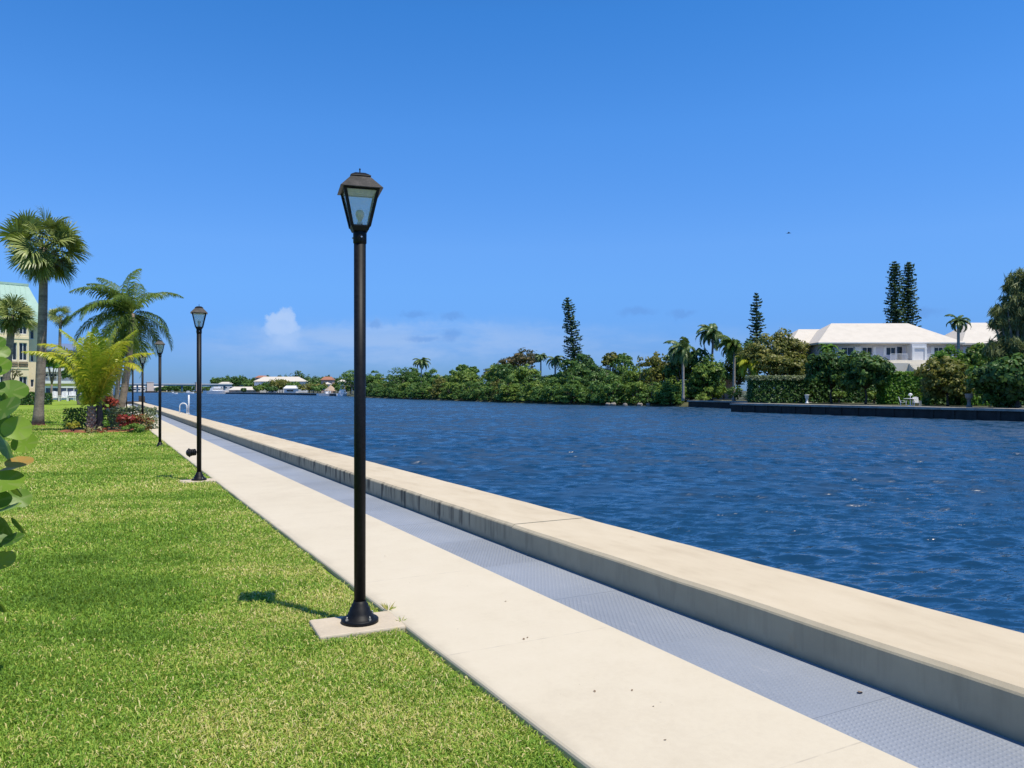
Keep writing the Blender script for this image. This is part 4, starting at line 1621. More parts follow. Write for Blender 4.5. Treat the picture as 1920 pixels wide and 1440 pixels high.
def cream_building():
    d = 88
    c = at(54, d)
    rz = R(18)
    t = thing('apartment_building', 'cream three storey building with a mint green mansard roof behind palms', 'building', (c.x, c.y, -.045), rz)
    ax = math.cos(rz) * C_ - math.sin(rz) * S_
    bx_ = math.cos(rz) * S_ + math.sin(rz) * C_
    u0 = (54 - CX) / FOC

    def X(px):
        u = (px - CX) / FOC
        return (u - u0) * d / (ax - u * bx_)
    def Z(py):
        return zz(py, d) + .045
    ztop = Z(604)
    wins = []
    for px0, px1 in ((16, 32), (36, 51), (-26, -11), (-6, 8), (-58, -44), (-78, -64)):
        wins.append((X(px0), X(px1), Z(676), Z(643)))
        wins.append((X(px0), X(px1), Z(627), Z(610)))
        if px0 != 16:
            wins.append((X(px0), X(px1), Z(735), Z(706)))
    w = MB()
    holed_wall(w, X(-130), 0, -.3, ztop, 0, .35, wins)
    # wing set back from the front, with small windows
    xw = X(84)
    small = [(X(65), X(71.5), Z(677), Z(661)), (X(65), X(71.5), Z(726), Z(711)), (X(64), X(72), Z(634), Z(616))]
    holed_wall(w, .002, xw, -.3, ztop, 1.6, 1.95, small)
    w.box(-.35, 0, .352, 10, -.3, ztop)
    w.box(xw - .35, xw, 1.952, 12, -.3, ztop)
    w.box(X(-130), -.36, .36, 12, ztop - .3, ztop)
    for py in (634, 690):
        w.box(X(-130), -.002, -.06, -.001, Z(py) - .12, Z(py) + .12)
    w.build('wall', M['creamwall'], t)
    for a, b, z0, z1 in wins:
        window(t, (a + b) / 2, (z0 + z1) / 2, b - a, z1 - z0, .20, .14, 1)
    for a, b, z0, z1 in small:
        window(t, (a + b) / 2, (z0 + z1) / 2, b - a, z1 - z0, 1.78, .14, 0)
    for px0, px1 in ((14, 33), (35, 52)):
        g = MB()
        x0, x1, z0, z1 = X(px0), X(px1), Z(688), Z(679)
        g.box(x0, x1, -.10, -.07, z1 - .05, z1)
        g.box(x0, x1, -.10, -.07, z0, z0 + .05)
        n = 12
        for i in range(n + 1):
            x = x0 + (x1 - x0) * i / n
            g.box(x - .015, x + .015, -.10, -.07, z0 + .05, z1 - .05)
        g.build('balcony_railing', M['darkwood'], t)
    r = MB()
    z1 = Z(534)
    x0, x1, y0, y1 = X(-131), xw + .15, -.2, 14
    o = 1.5
    vs = [(x0, y0, ztop), (x1, y0, ztop), (x1, y1, ztop), (x0, y1, ztop),
          (x0, y0 + .3, ztop + 1.2), (x1 - .3, y0 + .3, ztop + 1.2), (x1 - .3, y1 - .3, ztop + 1.2), (x0, y1 - .3, ztop + 1.2),
          (x0, y0 + o, z1), (x1 - o, y0 + o, z1), (x1 - o, y1 - o, z1), (x0, y1 - o, z1)]
    r.add(vs, [(0, 1, 5, 4), (1, 2, 6, 5), (2, 3, 7, 6), (4, 5, 9, 8), (5, 6, 10, 9), (6, 7, 11, 10), (8, 9, 10, 11), (3, 2, 1, 0)])
    for i in range(60):                                    # standing seams
        x = x0 + i * .5
        if x < x1 - o:
            r.add([(x, y0 + .26, ztop + 1.2), (x + .06, y0 + .26, ztop + 1.2), (x + .06, y0 + o - .04, z1), (x, y0 + o - .04, z1)], [(0, 1, 2, 3)])
    rf = r.build('roof', M['mint'], t)
    MB().box(x0, x1 - o + .05, y0 + o - .05, y1 - o, z1 + .002, z1 + .25).build('parapet', M['mint'], rf)


cream_building()


def balcony_block():
    d = 134
    c = at(84, d)
    t = thing('apartment_building', 'low grey white block with railed balconies beyond the lawn', 'building', (c.x, c.y, -.045), -R(3))
    k = d / FOC * 1.09

    def X(px):
        return (px - 84) * k
    def Z(py):
        return zz(py, d) + .045
    w = MB()
    w.box(X(60), X(185), 2.2, 12, 0, Z(656))
    w.box(X(60), X(61.5), 0, 2.198, 0, Z(656))
    w.box(X(183.5), X(185), 0, 2.198, 0, Z(656))
    w.build('wall', M['whitewall'], t)
    for py0, py1 in ((697, 690), (719, 714)):
        MB().box(X(61.6), X(183.4), -.2, 2.19, Z(py0), Z(py1)).build('balcony_slab', M['whitepaint'], t)
    for py0, py1 in ((690, 682), (714, 706)):
        g = MB()
        z0, z1 = Z(py0) + .01, Z(py1)
        g.box(X(62), X(183), -.15, -.11, z1 - .06, z1)
        n = 60
        for i in range(n):
            x = X(62) + (X(183) - X(62)) * (i + .5) / n
            g.box(x - .02, x + .02, -.145, -.115, z0, z1 - .06)
        g.build('balcony_railing', M['whitepaint'], t)
    for i in range(9):
        for py0, py1 in ((681, 662), (712, 700), (745, 724)):
            window(t, X(68 + i * 13.5), (Z(py0) + Z(py1)) / 2, 1.0, Z(py1) - Z(py0), 2.17, .12, 1)
    r = MB()
    hip_roof(r, X(58), X(187), -.8, 13, Z(655), Z(640), 4)
    r.build('roof', M['slate'], t)
    # navy screen wall and furniture on the terrace in front
    p = at(132, 126)
    f = thing('screen_wall', 'navy blue screen wall with a white rail in front of the balconied block', 'wall', (p.x, p.y, -.045), -R(3))
    k2 = 126 / FOC * 1.09
    pm = MB()
    for i in range(14):
        x = -3.5 + i * .5
        pm.box(x + .01, x + .49, 0, .08, .9, zz(727, 126))
    pm.build('panel', M['darkblue'], f)
    rm = MB()
    rm.box(-3.7, 3.7, -.05, .13, zz(727, 126) + .002, zz(724, 126))
    for i in range(8):
        rm.box(-3.55 + i, -3.45 + i, -.03, .11, 0, zz(727, 126))
    rm.build('rail', M['whitepaint'], f)


balcony_block()


def patio_chairs():
    def chair():
        t = thing('patio_chair', '', 'chair')
        s = MB()
        for i in range(6):
            s.box(-.36, .36, -.38 + i * .13, -.27 + i * .13, .40 - i * .012, .43 - i * .012)
        s.build('seat', M['whitepaint'], t)
        b = MB()
        Mx = Matrix.Translation((0, .36, .40)) @ Matrix.Rotation(R(-18), 4, 'X')
        for i in range(5):
            b.box(-.36 + i * .146, -.25 + i * .146, 0, .03, 0, .78 - .03 * abs(i - 2), Mx)
        b.build('backrest', M['whitepaint'], t)
        for sx in (-1, 1):
            a = MB()
            a.box(sx * .42 - .06, sx * .42 + .06, -.40, .42, .60, .63)
            a.build('armrest', M['whitepaint'], t)
            for y in (-.34, .36):
                MB().box(sx * .42 - .03, sx * .42 + .03, y - .03, y + .03, 0, .598).build('leg', M['whitepaint'], t)
        return t
    base = chair()
    items = [(102, 118, 8, 'white slatted garden chair at the left of the terrace'), (120, 117, -6, 'white slatted garden chair right of the slim sabal trunk'),
             (135, 120, 0, 'white garden chair beside the navy screen wall')]
    for i, (px, d, rz, lab) in enumerate(items):
        o = base if i == 0 else copy_tree(base)
        o.location = at(px, d, -.04)
        o.rotation_euler = (0, 0, R(rz - 5))
        o.scale = (1.25, 1.25, 1.35)
        tag(o, lab, 'chair', 'white chairs on the terrace')
    p = at(150, 121, -.04)
    t = thing('patio_table', 'long white patio table in front of the navy screen wall', 'table', p, -R(4))
    MB().box(-1.6, 1.6, -.5, .5, .78, .90).build('tabletop', M['whitepaint'], t)
    for sx in (-1, 1):
        for sy in (-1, 1):
            MB().box(sx * 1.45 - .05, sx * 1.45 + .05, sy * .4 - .05, sy * .4 + .05, 0, .779).build('leg', M['darkwood'], t)
    # white shed on a dark deck, by the water
    d = 108
    p = at(199, d, 0)
    t = thing('waterside_shed', 'small white shed with a paned window and dark roof near the water', 'shed', p, -R(8))
    k = d / FOC

    def Z(py):
        return zz(py, d)
    w = MB()
    holed_wall(w, -.85, .85, Z(741), Z(715), 0, .12, [(-.62, .62, Z(735), Z(724))])
    w.box(-.85, -.73, .122, 2.2, Z(741), Z(715))
    w.box(.73, .85, .122, 2.2, Z(741), Z(715))
    w.build('wall', M['whitewall'], t)
    window(t, 0, (Z(735) + Z(724)) / 2, 1.24, Z(724) - Z(735), .05, .10, 1)
    MB().box(-1.2, 1.6, -.1, 2.4, 0, Z(741) - .003).build('deck', M['darkwood'], t)
    r = MB()
    r.add([(-1.1, -.4, Z(715) + .002), (1.35, -.4, Z(713)), (1.35, 2.6, Z(713)), (-1.1, 2.6, Z(715) + .002),
           (-1.1, -.4, Z(713)), (1.35, -.4, Z(708)), (1.35, 2.6, Z(708)), (-1.1, 2.6, Z(713))],
          [(0, 3, 2, 1), (4, 5, 6, 7), (0, 1, 5, 4), (1, 2, 6, 5), (2, 3, 7, 6), (3, 0, 4, 7)])
    r.build('roof', M['darkwood'], t)


patio_chairs()


def dock_and_boat():
    # timber dock past the end of the wall
    t = thing('dock', 'dark timber dock on piles past the far end of the seawall', 'dock', (2.6, 104, 0))
    MB().box(-2.0, 2.6, -1.5, 9, .0, .18).build('deck', M['darkwood'], t)
    for x in (-1.6, .4, 2.3):
        for y in (-1.0, 3.5, 8):
            MB().tube([(x, y, -1.6), (x, y, .9 if x > 2 else -.001)], .16, 8).build('pile', M['darkwood'], t)


dock_and_boat()


def boat(name, label, loc, rz, L, cabin=True, group=None, tower=False):
    t = thing(name, label, 'boat', loc, rz, group)
    st = 12
    vs, fs = [], []
    for i in range(st + 1):
        f = i / st
        w = L * .16 * (1 - max(0, (f - .45) / .55) ** 2.2)
        sh = L * .11 + L * .05 * f ** 2
        x = -L / 2 + L * f
        vs += [(x, 0, -.25), (x, w * .75, .0), (x, w, sh), (x, w * .82, sh), (x, -w * .82, sh), (x, -w, sh), (x, -w * .75, 0)]
    for i in range(st):
        for k in range(7):
            a, b = i * 7 + k, i * 7 + (k + 1) % 7
            fs.append((a, b, b + 7, a + 7))
    fs.append(tuple(range(6, -1, -1)))
    mb = MB()
    mb.add(vs, fs, False)
    mb.build('hull', M['hullwhite'], t)
    if cabin:
        c = MB()
        h0 = L * .12
        c.box(-L * .25, L * .18, -L * .10, L * .10, h0, h0 + L * .09)
        c.box(-L * .20, L * .08, -L * .09, L * .09, h0 + L * .09 + .003, h0 + L * .155)
        cb = c.build('cabin', M['hullwhite'], t)
        g = MB()
        g.box(-L * .24, L * .185, -L * .102, L * .102, h0 + L * .045, h0 + L * .075)
        g.build('cabin_window', M['glass'], cb)
        if tower:
            tw = MB()
            for sx in (-.12, .02):
                for sy in (-.07, .07):
                    tw.tube([(L * sx, L * sy, h0 + L * .155), (L * (sx + .02), L * sy * .7, h0 + L * .30)], L * .006, 6)
            tw.box(-L * .16, L * .08, -L * .075, L * .075, h0 + L * .30, h0 + L * .315)
            tw.build('tower', M['hullwhite'], t)
    else:
        c = MB()
        c.box(-L * .05, L * .08, -L * .06, L * .06, L * .1, L * .22)
        c.box(-L * .14, L * .12, -L * .10, L * .10, L * .34, L * .355)
        for sx in (-.10, .08):
            for sy in (-.08, .08):
                c.tube([(L * sx, L * sy, L * .1), (L * sx, L * sy, L * .34)], L * .006, 5)
        c.build('console', M['hullwhite'], t)
    return t


def white_house():
    d = 110
    c = at(1665, d)
    t = thing('white_house', 'broad white villa with hipped white tile roof across the canal', 'house', (c.x, c.y, 0), -YAW)
    k = d / FOC

    def X(px):
        return (px - 1665) * k
    def Z(py):
        return zz(py, d)
    ze = Z(646)
    wins = [(1578, 1601), (1617, 1636), (1662, 1680), (1752, 1769)]
    holes = [(X(a), X(b), Z(666), Z(651)) for a, b in wins] + [(X(1682), X(1692), Z(676), Z(650))]
    w = MB()
    holed_wall(w, X(1538), X(1790), -.2, ze, 0, .3, holes)
    w.box(X(1538), X(1538) + .3, .302, 11, -.2, ze)
    w.box(X(1790) - .3, X(1790), .302, 11, -.2, ze)
    w.box(X(1538) + .301, X(1790) - .301, 10.7, 11, -.2, ze)
    w.box(X(1538) + .301, X(1790) - .301, 2.5, 2.6, -.2, ze - .01)
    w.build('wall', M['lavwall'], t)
    for a, b in wins:
        window(t, X((a + b) / 2), (Z(666) + Z(651)) / 2, X(b) - X(a), Z(651) - Z(666), .16, .14, 1)
    for a, b in ((1602, 1614), (1637, 1642), (1656, 1661), (1745, 1751), (1770, 1776)):
        MB().box(X(a), X(b), -.08, -.002, Z(667), Z(650)).build('shutter', M['whitepaint'], t)
    # portico bay
    MB().box(X(1699), X(1726), -1.6, -.003, Z(676), ze - .02).build('portico', M['whitewall'], t)
    pf = MB()
    pf.box(X(1699), X(1703), -1.72, -1.602, Z(676), Z(652))
    pf.box(X(1722), X(1726), -1.72, -1.602, Z(676), Z(652))
    pf.box(X(1703) + .003, X(1722) - .003, -1.72, -1.602, Z(654), Z(652))
    pf.build('portico_trim', M['whitepaint'], t)
    MB().box(X(1682), X(1692), .12, .16, Z(676), Z(650)).build('door', M['glass'], t)
    for x0, x1 in ((1660, 1692), (1728, 1752)):
        rl = MB()
        rl.box(X(x0), X(x1), -1.5, -1.45, Z(664) - .05, Z(664))
        n = 14
        for i in range(n + 1):
            x = X(x0) + (X(x1) - X(x0)) * i / n
            rl.box(x - .02, x + .02, -1.495, -1.455, Z(676), Z(664) - .05)
        rl.build('railing', M['whitepaint'], t)
    # terrace and steps
    tr = MB()
    tr.box(X(1600), X(1760), -1.9, -.01, 1.0, Z(676) - .003)
    tr.box(X(1640), X(1760), -3.2, -1.903, 1.0, Z(682))
    tr.build('terrace', M['creamterr'], t)
    for i in range(5):
        MB().box(X(1682), X(1722), -3.203 - .35 * (i + 1), -3.204 - .35 * i, 1.0, Z(683.5 + i * 2.8)).build('step', M['creamterr'], t)
    r = MB()
    hip_roof(r, X(1528), X(1800), -1.2, 12.2, ze + .25, Z(600), 4.6)
    r.build('roof', M['whiteroof'], t)
    r2 = MB()
    hip_roof(r2, X(1497), X(1660), 3.0, 13.0, Z(640), Z(609), 3.0)
    r2.build('wing_roof', M['whiteroof'], t)
    MB().box(X(1504), X(1537), 4.0, 13, -.2, Z(641) - .26).build('wing_wall', M['lavwall'], t)
    # gutter
    MB().box(X(1528), X(1800), -1.29, -1.205, ze + .10, ze + .22).build('gutter', M['whitepaint'], t)
    # neighbour to the right
    d = 112
    c = at(1842, d)
    t = thing('white_house', 'second white roofed house half hidden by the casuarina', 'house', (c.x, c.y, 0), -YAW)

    def X2(px):
        return (px - 1842) * d / FOC
    w = MB()
    w.box(X2(1806), X2(1930), 0, 9, -.2, zz(645, d))
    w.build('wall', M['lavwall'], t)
    for px in (1818, 1840, 1868):
        window(t, X2(px), zz(656, d), 1.1, 1.0, -.06, .1, 1)
    r = MB()
    hip_roof(r, X2(1796), X2(1940), -1, 10, zz(644, d), zz(600, d), 4.2)
    r.build('roof', M['whiteroof'], t)


white_house()


def far_seawall():
    prof_y = np.linspace(0, 1, 30)
    rng = random.Random(3)
    t = thing('seawall', 'dark stained seawall with pale cap on the far bank below the villa', 'wall')
    mb, cp = MB(), MB()
    mb.box(68.0, 69.4, 22, 70.4, -2, -.16)
    for i in range(24):
        y = 22.5 + i * 2
        mb.box(67.9, 67.999, y, y + .25, -2, -.17)
    mb.build('wall', plain('dark_seawall', (.035, .032, .030), .9, .35, 1.5, bmp=.4), t)
    y = 22
    for i in range(20):
        y2 = y + 2.42
        cp.box(67.8, 70.2, y + .02, min(70.5, y2), -.157, .06 + rng.uniform(-.01, .01))
        y = y2
    cp.build('cap', plain('weathered_cap', (.32, .30, .265), .9, .35, 1.2, bmp=.4), t)
    t = thing('seawall', 'set back stretch of dark seawall between the mangroves and the villa', 'wall')
    mb, cp = MB(), MB()
    mb.box(70.5, 83.2, 70.6, 71.4, -2, -.16)
    mb.box(81.4, 82.6, 71.5, 93.5, -2, -.16)
    mb.build('wall', plain('dark_seawall', (.035, .032, .030), .9, .35, 1.5, bmp=.4), t)
    cp.box(81.2, 83.4, 71.45, 93.6, -.157, .05)
    cp.build('cap', plain('weathered_cap', (.32, .30, .265), .9, .35, 1.2, bmp=.4), t)


far_seawall()


# ---------------------------------------------------------------- far bank planting
def right_bank():
    # Norfolk pines
    for px, pxt, pyt, d, rl, rt, zl, wh, seed, gaps, lab in (
            (1084, 1064, 560, 160, 2.7, 1.15, 5.5, 32, 61, .16, 'tall leaning norfolk pine rising out of the mangroves'),
            (1420, 1418, 552, 142, 2.2, .75, 9.0, 20, 62, .12, 'single thin norfolk pine behind the spreading olive tree'),
            (1680, 1677, 492, 140, 2.5, 1.05, 8.0, 36, 63, .03, 'left of the twin norfolk pines behind the villa roof'),
            (1700, 1704, 493, 141, 2.6, 1.0, 8.0, 36, 64, .03, 'right of the twin norfolk pines behind the villa roof')):
        b = at(px, d, 0)
        H = zz(pyt, d)
        top = at(pxt, d) - at(px, d)
        t = thing('norfolk_pine', lab, 'tree', b, 0, 'norfolk pines across the canal')
        pts = [(top.x * f ** 1.2, top.y * f ** 1.2, H * f) for f in np.linspace(0, 1, 8)]
        MB().tube(pts, [.30 - .26 * f for f in np.linspace(0, 1, 8)], 8).build('trunk', M['barkdark'], t)
        V, F, T = pine_mesh(seed, H, rl, rt, zl, wh, (top.x, top.y), gaps)
        obj('crown', np_mesh('crown', V, F, T), M['conifer'], t)

    # feather palms across the water
    specs = [
        (1281, 1281, 655, 745, 82, 3.6, 22, 'royal', 'palmwhite', 2.2, 'windblown royal palm with white trunk at the end of the mangroves', 71),
        (1262, 1262, 688, 740, 92, 2.6, 16, 'royal', 'palmwhite', None, 'small pale palm tucked behind the windblown royal palm', 72),
        (1333, 1337, 624, 740, 90, 3.6, 20, 'royal', 'palmgrey', 2.6, 'tall palm between the royal palm and the spreading olive tree', 73),
        (1376, 1377, 648, 742, 84, 3.1, 20, 'coconut', 'palmwhite', 2.4, 'palm with slim white trunk beside the spreading olive tree', 74),
        (1405, 1405, 682, 742, 82, 2.9, 18, 'yellowpalm', 'palmgrey', None, 'yellowing palm in front of the spreading olive tree', 75),
        (790, 790, 678, 740, 88, 3.6, 15, 'royal', 'palmwhite', None, 'lone palm standing above the mangroves right of the near lamp post', 76),
        (1041, 1041, 674, 740, 86, 2.6, 15, 'royal', 'palmwhite', None, 'small palm just left of the leaning norfolk pine', 77),
        (1014, 1014, 668, 740, 92, 2.2, 13, 'royal', 'palmwhite', None, 'palm tip showing beside the russet crowned trees', 78),
        (1797, 1797, 602, 700, 96, 1.9, 15, 'royal', 'palmwhite', None, 'slim palm standing in front of the gap between the two white houses', 79),
        (1552, 1552, 652, 740, 90, 1.7, 14, 'brightgreen', 'palmgrey', None, 'small green palm top in front of the villa eaves', 80),
        (585, 585, 716, 738, 108, 5.0, 14, 'royal', 'palmgrey', None, 'far palm between the long white roof and the thatched hut', 81),
    ]
    for px, pxt, pyt, pyb, X, L, n, fm, tm, wind, lab, seed in specs:
        d = dep(px, X)
        b = at(px, d, -.02)
        H = zz(pyt, d)
        top = at(pxt, d) - at(px, d)
        nl = 26 if L > 3 else 22
        fr = feather_set(seed, n + 4, L, 7, nl + 6, .19, L * .27, hang=.75, up=1.05, low=-.35, droop=1.55, wind=wind)
        palm('feather_palm', lab, b, (top.x, top.y, H), fr, tm, fm, .22, .16, flare=1.4, seed=seed, group='palms across the canal')

    # named trees and shrubs round the villa: (px0, px1, py_top, py_bottom, X, material, n, leaf, label)
    def block(name, lab, px0, px1, py0, py1, X, mat, n, size, seed, lob=5, cat='tree', bark='barkdark', flat=1.0, drop=0.35, deep=.8, group=None):
        d = dep((px0 + px1) / 2, X)
        w, h = span(px1 - px0, d), zz(py0, d) - zz(py1, d)
        zc = zz((py0 + py1) / 2, d)
        rg = random.Random(seed)
        lobes = [((0, 0, zc + h * .06), (w * .34, w * .34 * deep, h * .40))]
        for k in range(lob):
            a = k * 2 * PI / lob + rg.uniform(-.3, .3)
            rr = w * rg.uniform(.19, .25)
            lobes.append(((w * .30 * math.cos(a), w * .30 * deep * math.sin(a), zc + rg.uniform(-.22, .16) * h), (rr, rr, h * rg.uniform(.24, .34) * flat)))
        return make_tree(name, lab, cat, at((px0 + px1) / 2, d, 0), lobes, n, size, M and mat, bark, max(.12, w * .02), seed, group)
    block('poinciana_tree', 'wide olive spreading tree in front of the thin norfolk pine', 1386, 1526, 616, 716, 86, 'olive', 15000, .40, 101, 13, flat=.55, deep=.5)
    block('ficus_tree', 'dark green dense tree below the villa, nearer the vine covered wall', 1510, 1608, 646, 742, 81, 'darktree', 9000, .42, 102, 8)
    block('ficus_tree', 'dark green dense tree below the villa, beside the bright hedge', 1572, 1674, 657, 740, 80, 'darktree', 9000, .42, 103, 8)
    block('olive_shrub', 'large olive green shrub right of the bright hedge', 1722, 1832, 668, 752, 78, 'olive', 8500, .38, 104, 8)
    block('dark_tree', 'dark tangled tree under the casuarina at the right edge', 1822, 1990, 668, 772, 73.5, 'darktree', 14000, .42, 105, 10, bark='barkdark')
    block('low_tree', 'dark olive tree between the white palm trunks', 1296, 1366, 668, 738, 89, 'mangrove', 6000, .36, 106, 6)
    block('low_tree', 'dense dark tree behind the slim white palm trunk', 1346, 1420, 636, 735, 100, 'darktree', 6000, .40, 107, 6)
    block('low_tree', 'dull green tree behind the vine covered wall', 1430, 1524, 660, 735, 88, 'olive', 6000, .36, 108, 6)
    block('low_tree', 'green tree in front of the right end of the villa', 1742, 1816, 648, 706, 92, 'brightgreen', 4800, .34, 109, 5)
    block('low_tree', 'green tree below the second white house', 1800, 1872, 644, 708, 94, 'mangrove_lime', 4800, .34, 110, 5)
    block('mangrove_bush', 'low bright mangrove clump at the water left of the set back seawall', 1222, 1304, 708, 764, 84, 'mangrove_lime', 5200, .30, 111, 6, 'shrub')
    block('low_shrub', 'small grey green shrub in front of the pink house', 1360, 1396, 722, 752, 84, 'mangrove', 900, .25, 112, 4, 'shrub')
    block('low_shrub', 'small lime shrub on the far bank beside the pink columns', 1300, 1330, 738, 758, 84, 'mangrove_lime', 700, .25, 113, 4, 'shrub')
    block('low_shrub', 'lime shrub between the dark trunks under the villa trees', 1556, 1590, 733, 750, 86, 'mangrove_lime', 700, .25, 114, 4, 'shrub')
    block('low_shrub', 'lime shrub under the dark tree beside the bright hedge', 1622, 1656, 733, 752, 84, 'mangrove_lime', 700, .25, 115, 4, 'shrub')

    def bank_hedge(lab, px0, px1, py0, X, mat, n, size, seed, dy=2.0, name='clipped_hedge'):
        d = dep((px0 + px1) / 2, X)
        w = span(px1 - px0, d)
        t = thing(name, lab, 'hedge', at((px0 + px1) / 2, d, 0), -YAW)
        h = zz(py0, d)
        V, F, T = hedge_mesh(seed, w, dy, h, n, size, .16)
        obj('foliage', np_mesh('foliage', V, F, T), M[mat], t)
        mb = MB()
        for k in range(7):
            x = -w / 2 + (k + .5) * w / 7
            mb.tube([(x, 0, 0), (x + .1, .1, h * .5), (x - .1, 0, h * .85)], [.07, .05, .02], 5)
        mb.build('stem', M['barkdark'], t)
        return t
    bank_hedge('bright green clipped hedge below the villa terrace', 1652, 1742, 699, 84, 'brightgreen', 8000, .34, 121)
    vine = bank_hedge('dark clipped hedge wall with grey green vine on its top, on the far bank', 1406, 1510, 711, 79.2, 'darktree', 9000, .28, 123, 2.4, 'vine_hedge')
    d = dep(1458, 79.2)
    V, F, T = hedge_mesh(122, span(110, d), 2.9, .50, 3600, .24, .10)
    V[:, 2] += zz(711, d) - .12
    obj('vine_top', np_mesh('vine_top', V, F, T), M['variegated'], vine)
    bank_hedge('long dark hedge added for tree shade below the villa, behind the tree trunks', 1500, 1660, 716, 88, 'darktree', 9000, .40, 125, 1.6, 'shade_fill_hedge')  # added to hide the villa base and stand for black shade under trees
    bank_hedge('dark hedge added for tree shade between the bright hedge and the right edge', 1738, 1935, 712, 86, 'darktree', 10000, .40, 126, 1.6, 'shade_fill_hedge')
    bank_hedge('bright hedge strip below the second white house', 1812, 1868, 690, 84, 'brightgreen', 3600, .30, 124)

    # casuarina at the right edge
    d = dep(1905, 75)
    b = at(1905, d, 0)
    t = thing('casuarina', 'tall feathery casuarina with brownish needles at the right edge', 'tree', b)
    k = d / FOC
    Rr = Vector((C_, -S_, 0))

    def lb(px, py, rx, rz):
        o = Rr * ((px - 1905) * k)
        return ((o.x, o.y, zz(py, d)), (rx * k, rx * k, rz * k))
    lobes = [lb(1914, 530, 26, 38), lb(1886, 585, 26, 24), lb(1925, 585, 36, 36), lb(1900, 640, 34, 34), lb(1935, 650, 44, 44),
             lb(1882, 690, 30, 28), lb(1920, 705, 44, 40), lb(1872, 606, 15, 24), lb(1950, 560, 36, 44), lb(1906, 562, 26, 34), lb(1912, 612, 36, 36), lb(1892, 655, 34, 36), lb(1868, 655, 20, 26), lb(1930, 690, 40, 40)]
    tree_trunk(131, lobes, .38, 0, fork=.4).build('trunk', M['barkgrey'], t)
    V, F, T = drooping_mesh(132, lobes, 40000, .78, .085)
    obj('crown', np_mesh('crown', V, F, T), M['casuarina'], t)

    # agave
    d = dep(1404, 78)
    t = thing('agave', 'pale blue grey agave at the foot of the vine covered wall', 'plant', at(1404, d, 0))
    rng = np.random.default_rng(7)
    n = 46
    az, el = rng.uniform(0, 6.28, n), rng.uniform(.2, 1.35, n)
    D = np.stack([np.cos(az) * np.cos(el), np.sin(az) * np.cos(el), np.sin(el)], 1)
    N = unit(np.cross(D, np.cross(D, np.array([0, 0, 1.0]))) * -1)
    V, F = leaf_quads(rng, D * .75 + np.array([0, 0, .1]), N, 1.5, .28, D, .06)
    obj('foliage', np_mesh('foliage', V, F, rng.uniform(0, 1, n)), M['agave'], t)

    # white post
    d = dep(1466, 86)
    t = thing('white_post', 'plain white post standing behind the vine covered wall', 'post', at(1466, d, 0))
    MB().tube([(0, 0, 0), (0, 0, zz(664, d))], .17, 10).build('shaft', M['whitewall'], t)
    MB().lathe([(.20, 0), (.22, .05), (.18, .12), (.05, .16)], 12, (0, 0, zz(664, d) + .002)).build('cap', M['whitewall'], t)
    # pink house
    d = dep(1336, 98)
    t = thing('pink_house', 'pink house with pale columns showing under the trees', 'house', at(1336, d, 0), -YAW)
    k = d / FOC
    MB().box(-3.2, 4.2, 1.4, 7, -.1, zz(706, d)).build('wall', M['pinkwall'], t)
    for px in (1323, 1333, 1347, 1358):
        MB().tube([((px - 1336) * k, 0, 0), ((px - 1336) * k, 0, zz(708, d))], .20, 10).build('column', M['tan'], t)
    window(t, .35, zz(732, d), 1.2, 1.6, 1.34, .1, 1)
    r = MB()
    hip_roof(r, -3.8, 4.8, -.6, 7.6, zz(707, d) + .28, zz(695, d), 3)
    r.build('roof', M['redroof'], t)

    # garden furniture on the wharf
    def pot(name, lab, px, X, py0, py1, prof, cat, mat='whitepaint'):
        d = dep(px, X)
        h = zz(py0, d) - .05
        t = thing(name, lab, cat, at(px, d, .05))
        parts = prof
        MB().lathe([(r * h, z * h) for r, z in parts[0]], 14).build('pedestal', M[mat], t)
        MB().lathe([(r * h, z * h) for r, z in parts[1]], 14).build('bowl', M[mat], t)
    pot('garden_urn', 'pale stone urn on a pedestal beside the dark right edge trees', 1817, 71.5, 738, 760,
        ([(.22, 0), (.22, .08), (.14, .12), (.12, .5), (.2, .55)], [(.08, .552), (.2, .62), (.27, .8), (.24, .86), (.30, .92), (.26, 1.0)]), 'urn', 'greystone')
    pot('garden_planter', 'white planter at the end of the vine covered wall', 1513, 74, 740, 756,
        ([(.2, 0), (.2, .1), (.12, .14), (.12, .45), (.16, .5)], [(.1, .502), (.2, .6), (.22, .9), (.26, .94), (.26, 1)]), 'planter')
    base = bpy.data.objects['patio_chair']
    for px, X, rz, lab in ((1694, 71.5, 30, 'white chair on the far wharf left of the round table'),
                           (1719, 71.5, -40, 'white chair on the far wharf right of the round table')):
        o = copy_tree(base)
        o.location = at(px, dep(px, X), .06)
        o.rotation_euler = (0, 0, R(rz))
        o.scale = (.72, .72, .8)
        tag(o, lab, 'chair', 'white chairs on the far wharf')
    d = dep(1707, 71)
    t = thing('wharf_table', 'round white table with closed parasol pole on the far wharf', 'table', at(1707, d, .06))
    MB().lathe([(.6, .70), (.62, .72), (.6, .75)], 18).build('tabletop', M['whitepaint'], t)
    MB().lathe([(.3, 0), (.28, .04), (.05, .08), (.05, .699)], 14).build('pedestal', M['whitepaint'], t)
    MB().lathe([(.03, .752), (.03, 1.0), (.18, 1.06), (.20, 1.15), (.12, 1.24), (.01, 1.28)], 12).build('lamp_globe', M['whitepaint'], t)
    # boulders on the shore
    rg = random.Random(12)
    k = 0
